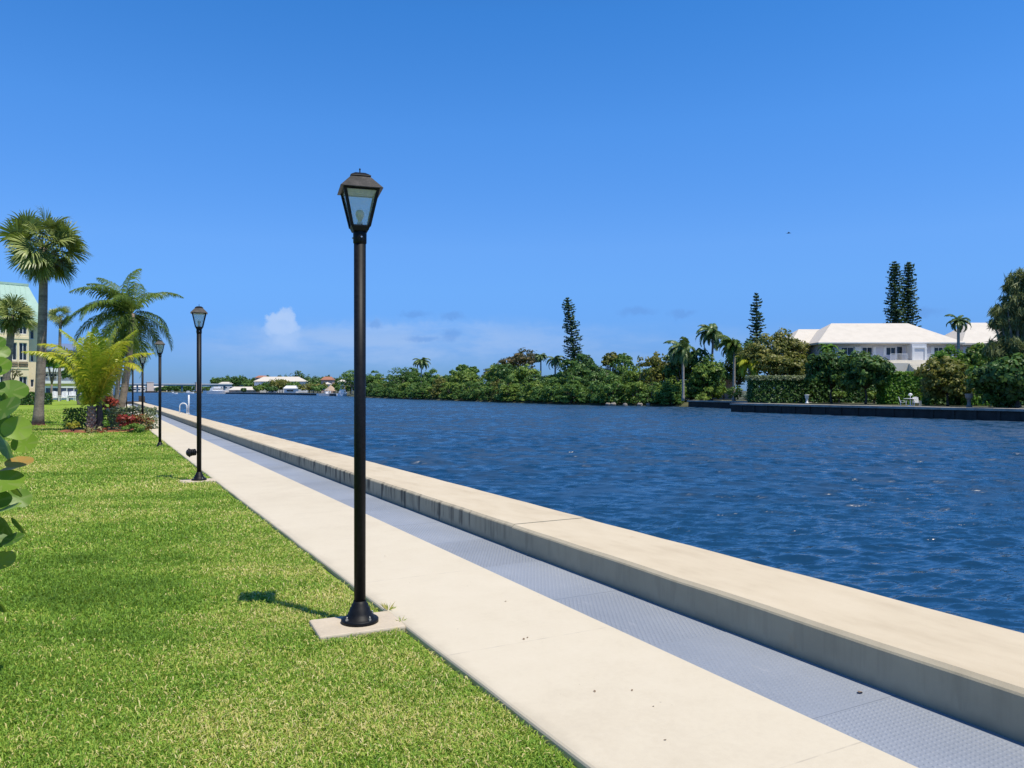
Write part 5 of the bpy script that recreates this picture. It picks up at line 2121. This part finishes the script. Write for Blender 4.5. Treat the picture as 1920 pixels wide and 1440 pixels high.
    for px, py, X, lab in ((1172, 757, 75.6, None), (1200, 757, 77.5, None), (1150, 756, 75.3, None), (1140, 758, 75.2, None), (1215, 758, 79, None), (770, 748, 79, None)):
        dd = dep(px, X)
        mb = MB()
        sc = rg.uniform(.3, .6)
        pr = [(.01, 0), (.8 * sc, .05), (.9 * sc, .3), (.6 * sc, .30 + .35 * sc), (.01, .30 + .42 * sc)]
        mb.lathe(pr, 9, smooth=False)
        mb.v = [(x * rg.uniform(.8, 1.2), y * rg.uniform(.8, 1.2), z * rg.uniform(.85, 1.15)) for x, y, z in mb.v]
        tag(mb.build('boulder', M['greystone'], loc=at(px, dd, -.95)), 'small grey boulder at the waterline under the mangroves', 'rock', 'boulders at the waterline')
        k += 1


right_bank()


def mangroves():
    """the thicket along the shore: five kinds, each tree a thing of its own"""
    protos = []
    kinds = [('mangrove', 201), ('mangrove', 202), ('mangrove_lime', 203), ('darktree', 204), ('olive', 205), ('mangrove_lime', 206)]
    for mat, sd in kinds:
        rg = random.Random(sd)
        lobes = []
        for k in range(7):
            a = k * 2 * PI / 6 + rg.uniform(-.4, .4)
            rad = 0 if k == 6 else rg.uniform(1.4, 2.3)
            lobes.append(((rad * math.cos(a), rad * math.sin(a), rg.uniform(1.5, 4.2) if k < 6 else rg.uniform(3.8, 4.8)), (rg.uniform(.9, 2.0), rg.uniform(.9, 2.0), rg.uniform(.8, 1.6))))
        for k in range(5):                                  # skirts that reach the water
            a = k * 2 * PI / 5 + .3
            lobes.append(((2.2 * math.cos(a), 2.2 * math.sin(a), .9), (1.3, 1.3, .9)))
        lobes = [((c[0], c[1], c[2]), r) for c, r in lobes]
        mb = tree_trunk(sd, lobes[:7], .16, -.6, fork=.4)
        for k in range(8):                                  # prop roots
            a = k * .8
            mb.tube([(1.4 * math.cos(a), 1.4 * math.sin(a), -.9), (.9 * math.cos(a), .9 * math.sin(a), .2), (.1 * math.cos(a), .1 * math.sin(a), .9)], [.04, .05, .05], 5)
        tr = mb
        V, F, T = crown(sd, lobes, 4600, .42, 15, .40, .6)
        protos.append((tr, np_mesh('crown', V, F, T), mat))
    labs = {'mangrove': 'mid green mangrove tree in the dense thicket along the far shore',
            'mangrove_lime': 'lime green mangrove tree in the dense thicket along the far shore',
            'darktree': 'dark green mangrove tree in the dense thicket along the far shore',
            'olive': 'olive green mangrove tree in the dense thicket along the far shore'}
    made = {}
    rg = random.Random(77)

    def put(x, y, z, s, sz, k):
        tr, cm, mat = protos[k]
        if k not in made:
            t = thing('mangrove_tree', labs[mat], 'tree')
            tr.build('trunk', M['barkgrey'], t)
            obj('crown', cm, M[mat], t)
            made[k] = t
        else:
            t = copy_tree(made[k])
        t.location = (x, y, z)
        t.rotation_euler = (0, 0, rg.uniform(0, 6.28))
        t.scale = (s, s, sz)
        tag(t, labs[mat], 'tree', 'mangroves along the far shore: ' + mat.replace('darktree', 'dark').replace('_', ' '))
    sh = [(98, 81.6), (113, 77.4), (140, 78), (172, 79), (215, 82), (262, 86), (300, 92)]

    def shore(y):
        for (a, xa), (b, xb) in zip(sh[:-1], sh[1:]):
            if a <= y <= b:
                return xa + (xb - xa) * (y - a) / (b - a)
        return 92 if y > 300 else 81.6
    y = 99.0
    while y < 285:
        step = 3.6 + (y - 99) * .014
        x = shore(y) + rg.uniform(-.2, 1.6)
        s = rg.uniform(.60, 1.12)
        put(x, y, -.75, s, s * rg.uniform(.62, 1.16), rg.choice((0, 0, 1, 1, 2, 3, 5, 4)))
        y += step * rg.uniform(.75, 1.2)
    y = 97.0
    while y < 300:
        x = shore(y) + rg.uniform(5.5, 10)
        s = rg.uniform(.85, 1.45)
        put(x, y, 0, s, s * rg.uniform(.85, 1.32), rg.choice((0, 1, 1, 2, 3, 5, 4)))
        y += rg.uniform(4.5, 7)
    # taller trees that break the skyline: (px, py_top, X, material, label)
    tall = [(955, 668, 98, 'russet', 'russet crowned tree at the left of the russet group', 44), (985, 655, 100, 'russet', 'tallest russet crowned tree above the mangroves', 50),
            (925, 690, 94, 'russet', 'lower russet tree at the end of the russet group', 40),
            (1146, 662, 96, 'olive', 'flat topped tree right of the leaning norfolk pine', 34), (1168, 664, 97, 'mangrove', 'second flat topped tree right of the leaning norfolk pine', 30),
            (868, 684, 100, 'mangrove', 'open crowned tree left of the russet group', 24), (888, 688, 102, 'mangrove', 'thin crowned tree beside the russet group', 20),
            (755, 690, 90, 'darktree', 'rounded dark tree right of the near lamp post', 60), (700, 696, 96, 'mangrove', 'spreading tree directly behind the near lamp post', 40),
            (660, 694, 100, 'mangrove', 'open spreading tree left of the near lamp post', 44), (1225, 690, 100, 'darktree', 'dark tree left of the windblown royal palm', 36),
            (1105, 690, 92, 'mangrove_lime', 'lime tree at the foot of the leaning norfolk pine', 44), (1060, 696, 92, 'mangrove', 'bushy tree under the small palm by the norfolk pine', 44),
            (820, 704, 96, 'mangrove_lime', 'low lime tree right of the lone palm', 40)]
    for i, (px, py, X, mat, lab, wpx) in enumerate(tall):
        d = dep(px, X)
        w = span(wpx, d)
        H = zz(py, d)
        g = random.Random(300 + i)
        lobes = [((0, 0, H - w * .22), (w * .40, w * .40, w * .24))]
        for k in range(7):
            a = k * 2 * PI / 7
            lobes.append(((w * .34 * math.cos(a), w * .34 * math.sin(a), H - w * g.uniform(.25, .55)), (w * .24, w * .24, w * .17)))
        lobes.append(((0, 0, max(1.5, H * .45)), (w * .35, w * .35, H * .35)))
        make_tree('shore_tree', lab, 'tree', at(px, d, 0), lobes, 2600, .45 + d * .0006, mat, 'barkpale', .2, 300 + i)


mangroves()


# ---------------------------------------------------------------- far reach: houses, boats and the bridge
def far_reach():
    def house(name, lab, px0, px1, X, py_e, py_r, py_b, wall, roof, seed, wins=4, deep=8, inset=None):
        pc = (px0 + px1) / 2
        d = dep(pc, X)
        w = span(px1 - px0, d)
        t = thing(name, lab, 'house', at(pc, d, 0), -YAW * .9)
        ze, zr = zz(py_e, d), zz(py_r, d)
        MB().box(-w / 2 + .5, w / 2 - .5, .5, deep, -.3, ze - .3).build('wall', M[wall], t)
        for i in range(wins):
            x = -w / 2 + w * (i + .5) / wins
            window(t, x, max(1.2, (ze - .3) * .55), w / wins * .5, min(1.6, ze * .35), .44, .1, 1)
        r = MB()
        hip_roof(r, -w / 2, w / 2, -.3, deep + .8, ze, zr, inset if inset is not None else min(w * .2, deep * .5))
        r.build('roof', M[roof], t)
        return t
    house('far_house', 'house with a very long white roof above the far trees', 476, 571, 122, 715, 706, 738, 'whitewall', 'whiteroof', 1, 7, 12)
    house('boathouse', 'low boathouse with pale roof at the water beside the yachts', 428, 481, 96, 731, 725, 738, 'tan', 'whiteroof', 2, 5, 9, 3)
    house('far_house', 'small white house with dark window at the water, left of the trees', 531, 556, 104, 728, 723, 740, 'whitewall', 'whitepaint', 3, 1, 7, 1)
    house('far_house', 'white house wall left of the thatched hut', 606, 618, 118, 720, 716, 735, 'whitewall', 'whiteroof', 4, 2, 7, 2)
    house('far_house', 'white upper storey right of the thatched hut', 632, 648, 112, 716, 711, 735, 'whitewall', 'whiteroof', 5, 2, 7, 2)
    house('far_house', 'far house with terracotta roof above the trees', 601, 624, 150, 712, 706, 735, 'pinkwall', 'redroof', 6, 3, 10)
    house('far_house', 'far terracotta roof peeking beside the long white roof', 478, 500, 160, 708, 704, 735, 'pinkwall', 'redroof', 7, 3, 10)
    house('far_house', 'two small white gables beyond the bridge end', 408, 438, 150, 720, 716, 735, 'whitewall', 'whiteroof', 8, 3, 10)
    # thatched hut
    d = dep(620, 101)
    t = thing('thatched_hut', 'open thatched hut with steep straw roof on the far shore', 'hut', at(620, d, 0))
    w = span(24, d)
    MB().lathe([(w * .52, zz(733, d)), (w * .5, zz(732, d)), (w * .22, zz(726, d)), (.05, zz(722, d))], 8, smooth=False).build('roof', M['thatch'], t)
    for k in range(6):
        a = k * PI / 3
        MB().tube([(w * .4 * math.cos(a), w * .4 * math.sin(a), -.2), (w * .4 * math.cos(a), w * .4 * math.sin(a), zz(732, d))], .12, 6).build('post', M['darkwood'], t)
    # shore wall of the houses
    pts = [(646, 98.6), (560, 100.6), (480, 95.6), (400, 81.8)]
    t = thing('seawall', 'thin dark seawall with pale edge below the far houses', 'wall')
    wl, cp = MB(), MB()
    for (p0, X0), (p1, X1) in zip(pts[:-1], pts[1:]):
        a, b = at(p0, dep(p0, X0)), at(p1, dep(p1, X1))
        v = (b - a).normalized()
        n = Vector((v.y, -v.x, 0)) * .6
        for mb, z0, z1, s in ((wl, -2, -.15, 1.0), (cp, -.147, .22, 1.4)):
            q = [a - n * s, b - n * s, b + n * s, a + n * s]
            mb.add([(p.x, p.y, z0) for p in q] + [(p.x, p.y, z1) for p in q], [(0, 3, 2, 1), (4, 5, 6, 7), (0, 1, 5, 4), (1, 2, 6, 5), (2, 3, 7, 6), (3, 0, 4, 7)])
    wl.build('wall', M['darkwood'], t)
    cp.build('cap', M['tan'], t)
    # trees among the houses
    mats = ['mangrove', 'darktree', 'olive', 'mangrove_lime']
    rows = [(447, 704, 135, 34, 1, 'round dark tree left of the long white roof'), (470, 712, 118, 30, 0, 'green tree at the left tip of the long white roof'),
            (500, 717, 112, 34, 0, 'green tree in front of the long white roof, near its left end'), (525, 708, 114, 44, 2, 'domed olive tree in front of the long white roof'),
            (552, 716, 110, 30, 0, 'green tree above the small white waterside house'), (560, 694, 150, 36, 1, 'dark tree behind the right end of the long white roof'),
            (580, 718, 104, 48, 2, 'wide olive tree on the shore left of the thatched hut'), (600, 722, 103, 30, 0, 'green tree touching the thatched hut'),
            (486, 722, 100, 22, 3, 'lime tree right of the boathouse'), (510, 724, 102, 26, 1, 'dark shoreline tree between boathouse and small white house'),
            (640, 722, 104, 24, 0, 'green tree behind the white boats'), (413, 709, 160, 20, 1, 'dark tree beyond the bridge end, by the white gables'),
            (428, 711, 158, 16, 1, 'small dark tree right of the white gables'), (457, 727, 92, 9, 1, 'small dark palm like tree in front of the boathouse'),
            (600, 708, 160, 22, 1, 'dark tree top beside the far terracotta roof'), (618, 704, 165, 14, 1, 'narrow tree top above the far terracotta roof')]
    for px in range(484, 562, 9):
        rows.append((px, 713 + (px * 7 % 5) * .9, 117, 17, (px // 9) % 3, 'bushy green tree in the row along the front of the long white roof'))
    for px in range(404, 652, 11):
        rows.append((px, 703 + (px * 13 % 7) * .9, 178, 17, (px // 11) % 2, 'distant green tree in the background row behind the far houses'))
    for px in (588, 596, 608, 626, 634, 650, 657):
        rows.append((px, 717 + (px % 3), 106, 16, px % 3, 'green shoreline tree among the white boats and the thatched hut'))
    GR = {'bushy': 'trees in front of the long white roof', 'distant': 'background trees behind the far houses', 'shoreline': 'trees by the thatched hut'}
    for i, (px, py, X, wpx, mi, lab) in enumerate(rows):
        d = dep(px, X)
        w = span(wpx, d)
        H = max(2.5, zz(py, d))
        lobes = [((0, 0, H * .62), (w * .36, w * .36, H * .38))]
        for k in range(6):
            a = k * PI / 3
            lobes.append(((w * .30 * math.cos(a), w * .30 * math.sin(a), H * (.5 + .12 * (k % 2))), (w * .24, w * .24, H * .26)))
        make_tree('far_tree', lab, 'tree', at(px, d, 0), lobes, 1100, max(.6, d * .0022), mats[mi], 'barkdark', .3, 400 + i,
                  next((g for w_, g in GR.items() if lab.startswith(w_) or lab.startswith('green ' + w_)), None))
    # boats
    d = dep(408, 80)
    p = at(408, d, WATER_Z)
    boat('motor_yacht', 'white motor yacht moored beside the boathouse', p, R(20), 20, True)
    d = dep(640, 97)
    boat('motor_yacht', 'white sport fishing boat with tower right of the thatched hut', at(643, d, WATER_Z), R(60), 11, True, None, True)
    d = dep(612, 97)
    boat('motor_boat', 'low white boat moored in front of the thatched hut', at(612, d, WATER_Z), R(10), 9, False)
    d = 560
    boat('motor_boat', 'small white motor boat out on the open water before the bridge', at(324, d, WATER_Z), R(-10), 6.5, False)
    boat('motor_boat', 'dark distant boat near the second bridge tower', at(354, 640, WATER_Z), R(0), 8, True)
    # bridge
    Y = 1000.0
    t = thing('bridge', 'long low bridge with two tan towers across the far end of the canal', 'bridge', (65, Y, 0))
    zt = 9.1
    MB().box(-130, 260, -5, 5, zt - 2.0, zt).build('deck', M['teal'], t)
    MB().box(-130, 260, -5.3, -5.003, zt - .6, zt + .7).build('railing', M['bridgegrey'], t)

    def bx(px):
        u = (px - CX) / FOC
        return Y * (S_ + u * C_) / (C_ - u * S_) - 65
    for a, b in ((275, 287.5), (366.5, 377)):
        mb = MB()
        x0, x1 = bx(a), bx(b)
        mb.box(x0, x1, -7, 7, -2, 11.0)
        mb.box(x0 - .3, x1 + .3, -7.3, 7.3, 11.003, 11.5)
        tw = mb.build('tower', plain('tower_concrete', (.78, .62, .50), .85, .06, .3), t)
        MB().box(x0 - 2, x1 + 4, -9, -7.31, -2, .8).build('fender', M['darkwood'], tw)
    for i in range(16):
        x = -120 + i * 24
        if min(abs(x - bx(281)), abs(x - bx(371))) < 12:
            continue
        MB().box(x - .8, x + .8, -4, 4, -2.2, zt - 2.003).build('pier', M['teal'], t)
    # land and buildings past the bridge
    for px0, px1, py, lab, wm in ((250, 272, 723, 'white waterside building seen under the bridge, left of its tan tower', 'whitewall'),
                                  (288, 299, 724, 'white building under the bridge just right of its tan tower', 'whitewall'),
                                  (300, 313, 722, 'cream gabled house seen under the bridge', 'creamterr')):
        d = 1175 / (C_ - ((px0 + px1) / 2 - CX) / FOC * S_)
        w = span(px1 - px0, d)
        c = at((px0 + px1) / 2, d + 12, 0)
        t = thing('far_building', lab, 'building', c)
        MB().box(-w / 2, w / 2, 0, 10, -2, zz(py + 3, d)).build('wall', M[wm], t)
        for i in range(3):
            window(t, -w / 2 + w * (i + .5) / 3, zz(py + 3, d) * .5, w / 5, 2.0, -.06, .1, 1)
        r = MB()
        hip_roof(r, -w / 2 - .5, w / 2 + .5, -.5, 10.5, zz(py + 3, d) + .27, zz(py, d), w * .2)
        r.build('roof', M['whiteroof'], t)
    for i, px in enumerate((316, 325, 334, 343, 352, 361, 372, 384, 396, 310, 330, 348, 300, 265, 246, 232)):
        d = 1180 / (C_ - (px - CX) / FOC * S_) + (i % 3) * 14
        w = span(15, d)
        H = zz(721 + (i * 7 % 5) * .8, d)
        lobes = [((0, 0, H * .55), (w * .42, w * .42, H * .45)), ((w * .35, 0, H * .42), (w * .3, w * .3, H * .4)), ((-w * .35, 0, H * .42), (w * .3, w * .3, H * .4))]
        make_tree('far_tree', 'blue green tree in the line of trees seen under the bridge', 'tree', at(px, d, 0), lobes, 420, 2.2,
                  'mangrove' if i % 2 else 'darktree', 'barkdark', .4, 500 + i, 'trees seen under the bridge')


far_reach()


# ---------------------------------------------------------------- a bird in the sky
def bird():
    d = 60
    p = at(1479, d, zz(437, d))
    t = thing('flying_bird', 'tiny dark bird gliding high above the far bank', 'bird', p, R(-40))
    mb = MB()
    mb.lathe([(.004, -.16), (.02, -.13), (.035, -.05), (.032, .04), (.018, .10), (.016, .14), (.004, .17)], 10)
    mb.v = [(z, x, y) for x, y, z in mb.v]
    b = mb.build('body', plain('dark_feather', (.03, .03, .035), .8, .2), t)
    for s in (-1, 1):
        w = MB()
        top = [(.05, 0, .01), (.03, s * .10, .045), (.0, s * .20, .05), (-.06, s * .30, .035)]
        bot = [(-.05, 0, .01), (-.055, s * .10, .04), (-.06, s * .20, .045), (-.075, s * .30, .033)]
        vs = top + bot + [(x, y, z - .006) for x, y, z in top] + [(x, y, z - .006) for x, y, z in bot]
        fs = []
        for i in range(3):
            fs += [(i, i + 1, 5 + i, 4 + i), (8 + i, 12 + i, 13 + i, 9 + i), (i, 8 + i, 9 + i, i + 1), (4 + i, 5 + i, 13 + i, 12 + i)]
        w.add(vs, fs)
        w.build('wing', bpy.data.materials['dark_feather'], t)
    MB().add([(-.13, -.012, 0), (-.13, .012, 0), (-.21, .04, 0), (-.21, -.04, 0), (-.13, -.012, -.006), (-.13, .012, -.006), (-.21, .04, -.004), (-.21, -.04, -.004)],
             [(0, 1, 2, 3), (7, 6, 5, 4), (0, 3, 7, 4), (1, 5, 6, 2), (2, 6, 7, 3), (0, 4, 5, 1)]).build('tail', bpy.data.materials['dark_feather'], t)


bird()

# ---------------------------------------------------------------- light and sky
SUN_EL = R(68.0)
SHADOW = Vector((-.42, .95, 0)).normalized()
to_sun = Vector((-SHADOW.x * math.cos(SUN_EL), -SHADOW.y * math.cos(SUN_EL), math.sin(SUN_EL)))
sl = bpy.data.lights.new('sun', 'SUN')
sl.energy = 4.85
sl.angle = R(.53)
sl.color = (1.0, .93, .80)
so = bpy.data.objects.new('sun', sl)
link(so)
so.rotation_euler = to_sun.to_track_quat('Z', 'Y').to_euler()

w = bpy.data.worlds.new('World')
scene.world = w
w.use_nodes = True
nt = w.node_tree
bg = nt.nodes['Background']
sky = nt.nodes.new('ShaderNodeTexSky')
sky.sky_type = 'NISHITA'
sky.sun_disc = False
sky.sun_elevation = SUN_EL
sky.sun_rotation = math.atan2(to_sun.x, to_sun.y)
sky.altitude = 0
sky.air_density = 1.0
sky.dust_density = .3
sky.ozone_density = 3.0
bg.inputs['Strength'].default_value = .12
SKY_TINT = (.62, .98, 1.38)
col = mixc(nt, 1.0, sky.outputs[0], SKY_TINT, 'MULTIPLY')
# the deep blue of the photograph: paler Nishita horizon held back by height above it
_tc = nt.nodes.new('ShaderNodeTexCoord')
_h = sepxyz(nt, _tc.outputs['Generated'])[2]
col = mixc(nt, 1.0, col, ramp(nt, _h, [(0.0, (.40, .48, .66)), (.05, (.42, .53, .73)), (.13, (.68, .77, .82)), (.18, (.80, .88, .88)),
                                       (.316, (.72, 1.0, 1.0)), (.44, (.53, .97, 1.0)), (.60, (.40, .66, .68)), (1.0, (.24, .38, .40))]), 'MULTIPLY')  # unseen upper sky darkened to cut ambient fill and deepen shadows
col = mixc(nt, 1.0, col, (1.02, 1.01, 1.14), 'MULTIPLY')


def cloud_nodes(col):
    """a few low clouds, placed by compass bearing and height"""
    tc = nt.nodes.new('ShaderNodeTexCoord')
    dirv = tc.outputs['Generated']
    nv = nt.nodes.new('ShaderNodeVectorMath')
    nv.operation = 'NORMALIZE'
    nt.links.new(dirv, nv.inputs[0])
    dirv = nv.outputs[0]
    wob = nt.nodes.new('ShaderNodeTexNoise')
    wob.inputs['Scale'].default_value = 42
    wob.inputs['Detail'].default_value = 7
    wob.inputs['Roughness'].default_value = .68
    nt.links.new(dirv, wob.inputs['Vector'])
    wsub = nt.nodes.new('ShaderNodeVectorMath')
    wsub.operation = 'MULTIPLY_ADD'
    wsub.inputs[1].default_value = (.030, .030, .022)
    nt.links.new(wob.outputs['Color'], wsub.inputs[0])
    nt.links.new(dirv, wsub.inputs[2])
    dw = wsub.outputs[0]
    soft = noise(nt, mapping(nt, dirv, (9, 9, 34)), 1.0, 5, .6)

    def blob(px, py, wx, wz, colr, amount, edge=.35, tex=True):
        nonlocal col
        c = at(px, 1.0)
        c = Vector((c.x, c.y, -(py - HOR) / FOC)).normalized()
        v = nt.nodes.new('ShaderNodeVectorMath')
        v.operation = 'SUBTRACT'
        v.inputs[1].default_value = (c.x + .015, c.y + .015, c.z + .011)
        nt.links.new(dw, v.inputs[0])
        s = nt.nodes.new('ShaderNodeVectorMath')
        s.operation = 'MULTIPLY'
        a, b = wx / FOC, wz / FOC
        s.inputs[1].default_value = (1 / a, 1 / a, 1 / b)
        nt.links.new(v.outputs[0], s.inputs[0])
        ln = nt.nodes.new('ShaderNodeVectorMath')
        ln.operation = 'LENGTH'
        nt.links.new(s.outputs[0], ln.inputs[0])
        m = maprange(nt, ln.outputs['Value'], 1.0, edge)
        if tex:
            m = mth(nt, 'MULTIPLY', m, maprange(nt, soft, .34, .62, .25, 1.0))
        col = mixc(nt, mth(nt, 'MULTIPLY', m, amount), col, colr)
    W1 = (2.9, 4.4, 7.2)
    W2 = (3.5, 5.0, 7.8)
    G1 = (1.15, 2.75, 6.3)
    blob(640, 655, 420, 66, W1, .60, .1)
    blob(860, 640, 400, 56, W1, .62, .15)
    blob(620, 626, 90, 26, W1, .45, .2)
    blob(1250, 655, 520, 60, W1, .38, .1)
    blob(480, 640, 110, 40, W1, .4, .2)
    blob(527, 606, 31, 25, W2, .78, .62, False)
    blob(517, 594, 16, 14, W2, .7, .6, False)
    blob(536, 590, 18, 15, W2, .75, .6, False)
    blob(550, 607, 15, 15, W2, .6, .5, False)
    blob(540, 628, 36, 30, W2, .50, .25, False)
    blob(510, 614, 22, 17, W2, .55, .45, False)
    blob(530, 650, 60, 24, W2, .25, .1, False)
    blob(700, 612, 130, 13, W2, .30, .2)
    blob(850, 610, 120, 12, W2, .28, .2)
    for px, py, wx, wz in ((778, 588, 40, 9), (848, 594, 34, 9), (846, 628, 24, 16), (702, 608, 22, 11), (1195, 584, 50, 13), (1280, 589, 34, 9), (790, 636, 50, 9), (1715, 588, 60, 12)):
        blob(px, py, wx, wz, G1, .55, .2, False)
    return col


col = cloud_nodes(col)
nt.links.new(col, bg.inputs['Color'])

# ---------------------------------------------------------------- camera and output
cam = bpy.data.cameras.new('camera')
co = bpy.data.objects.new('camera', cam)
link(co)
co.location = (0, 0, EYE)
co.rotation_euler = (R(90), 0, -YAW)
cam.sensor_width = 36
cam.lens = 36 * FOC / 1920
cam.shift_y = (HOR - 720) / 1920
cam.clip_start = .05
cam.clip_end = 9000
scene.camera = co
scene.view_settings.view_transform = 'Standard'
scene.view_settings.look = 'None'
scene.view_settings.exposure = 0
scene.view_settings.gamma = 1
scene.render.engine = 'CYCLES'
scene.cycles.use_denoising = True
scene.cycles.max_bounces = 6
scene.cycles.transparent_max_bounces = 8
scene.cycles.sample_clamp_indirect = 4
scene.cycles.sample_clamp_direct = 1.5
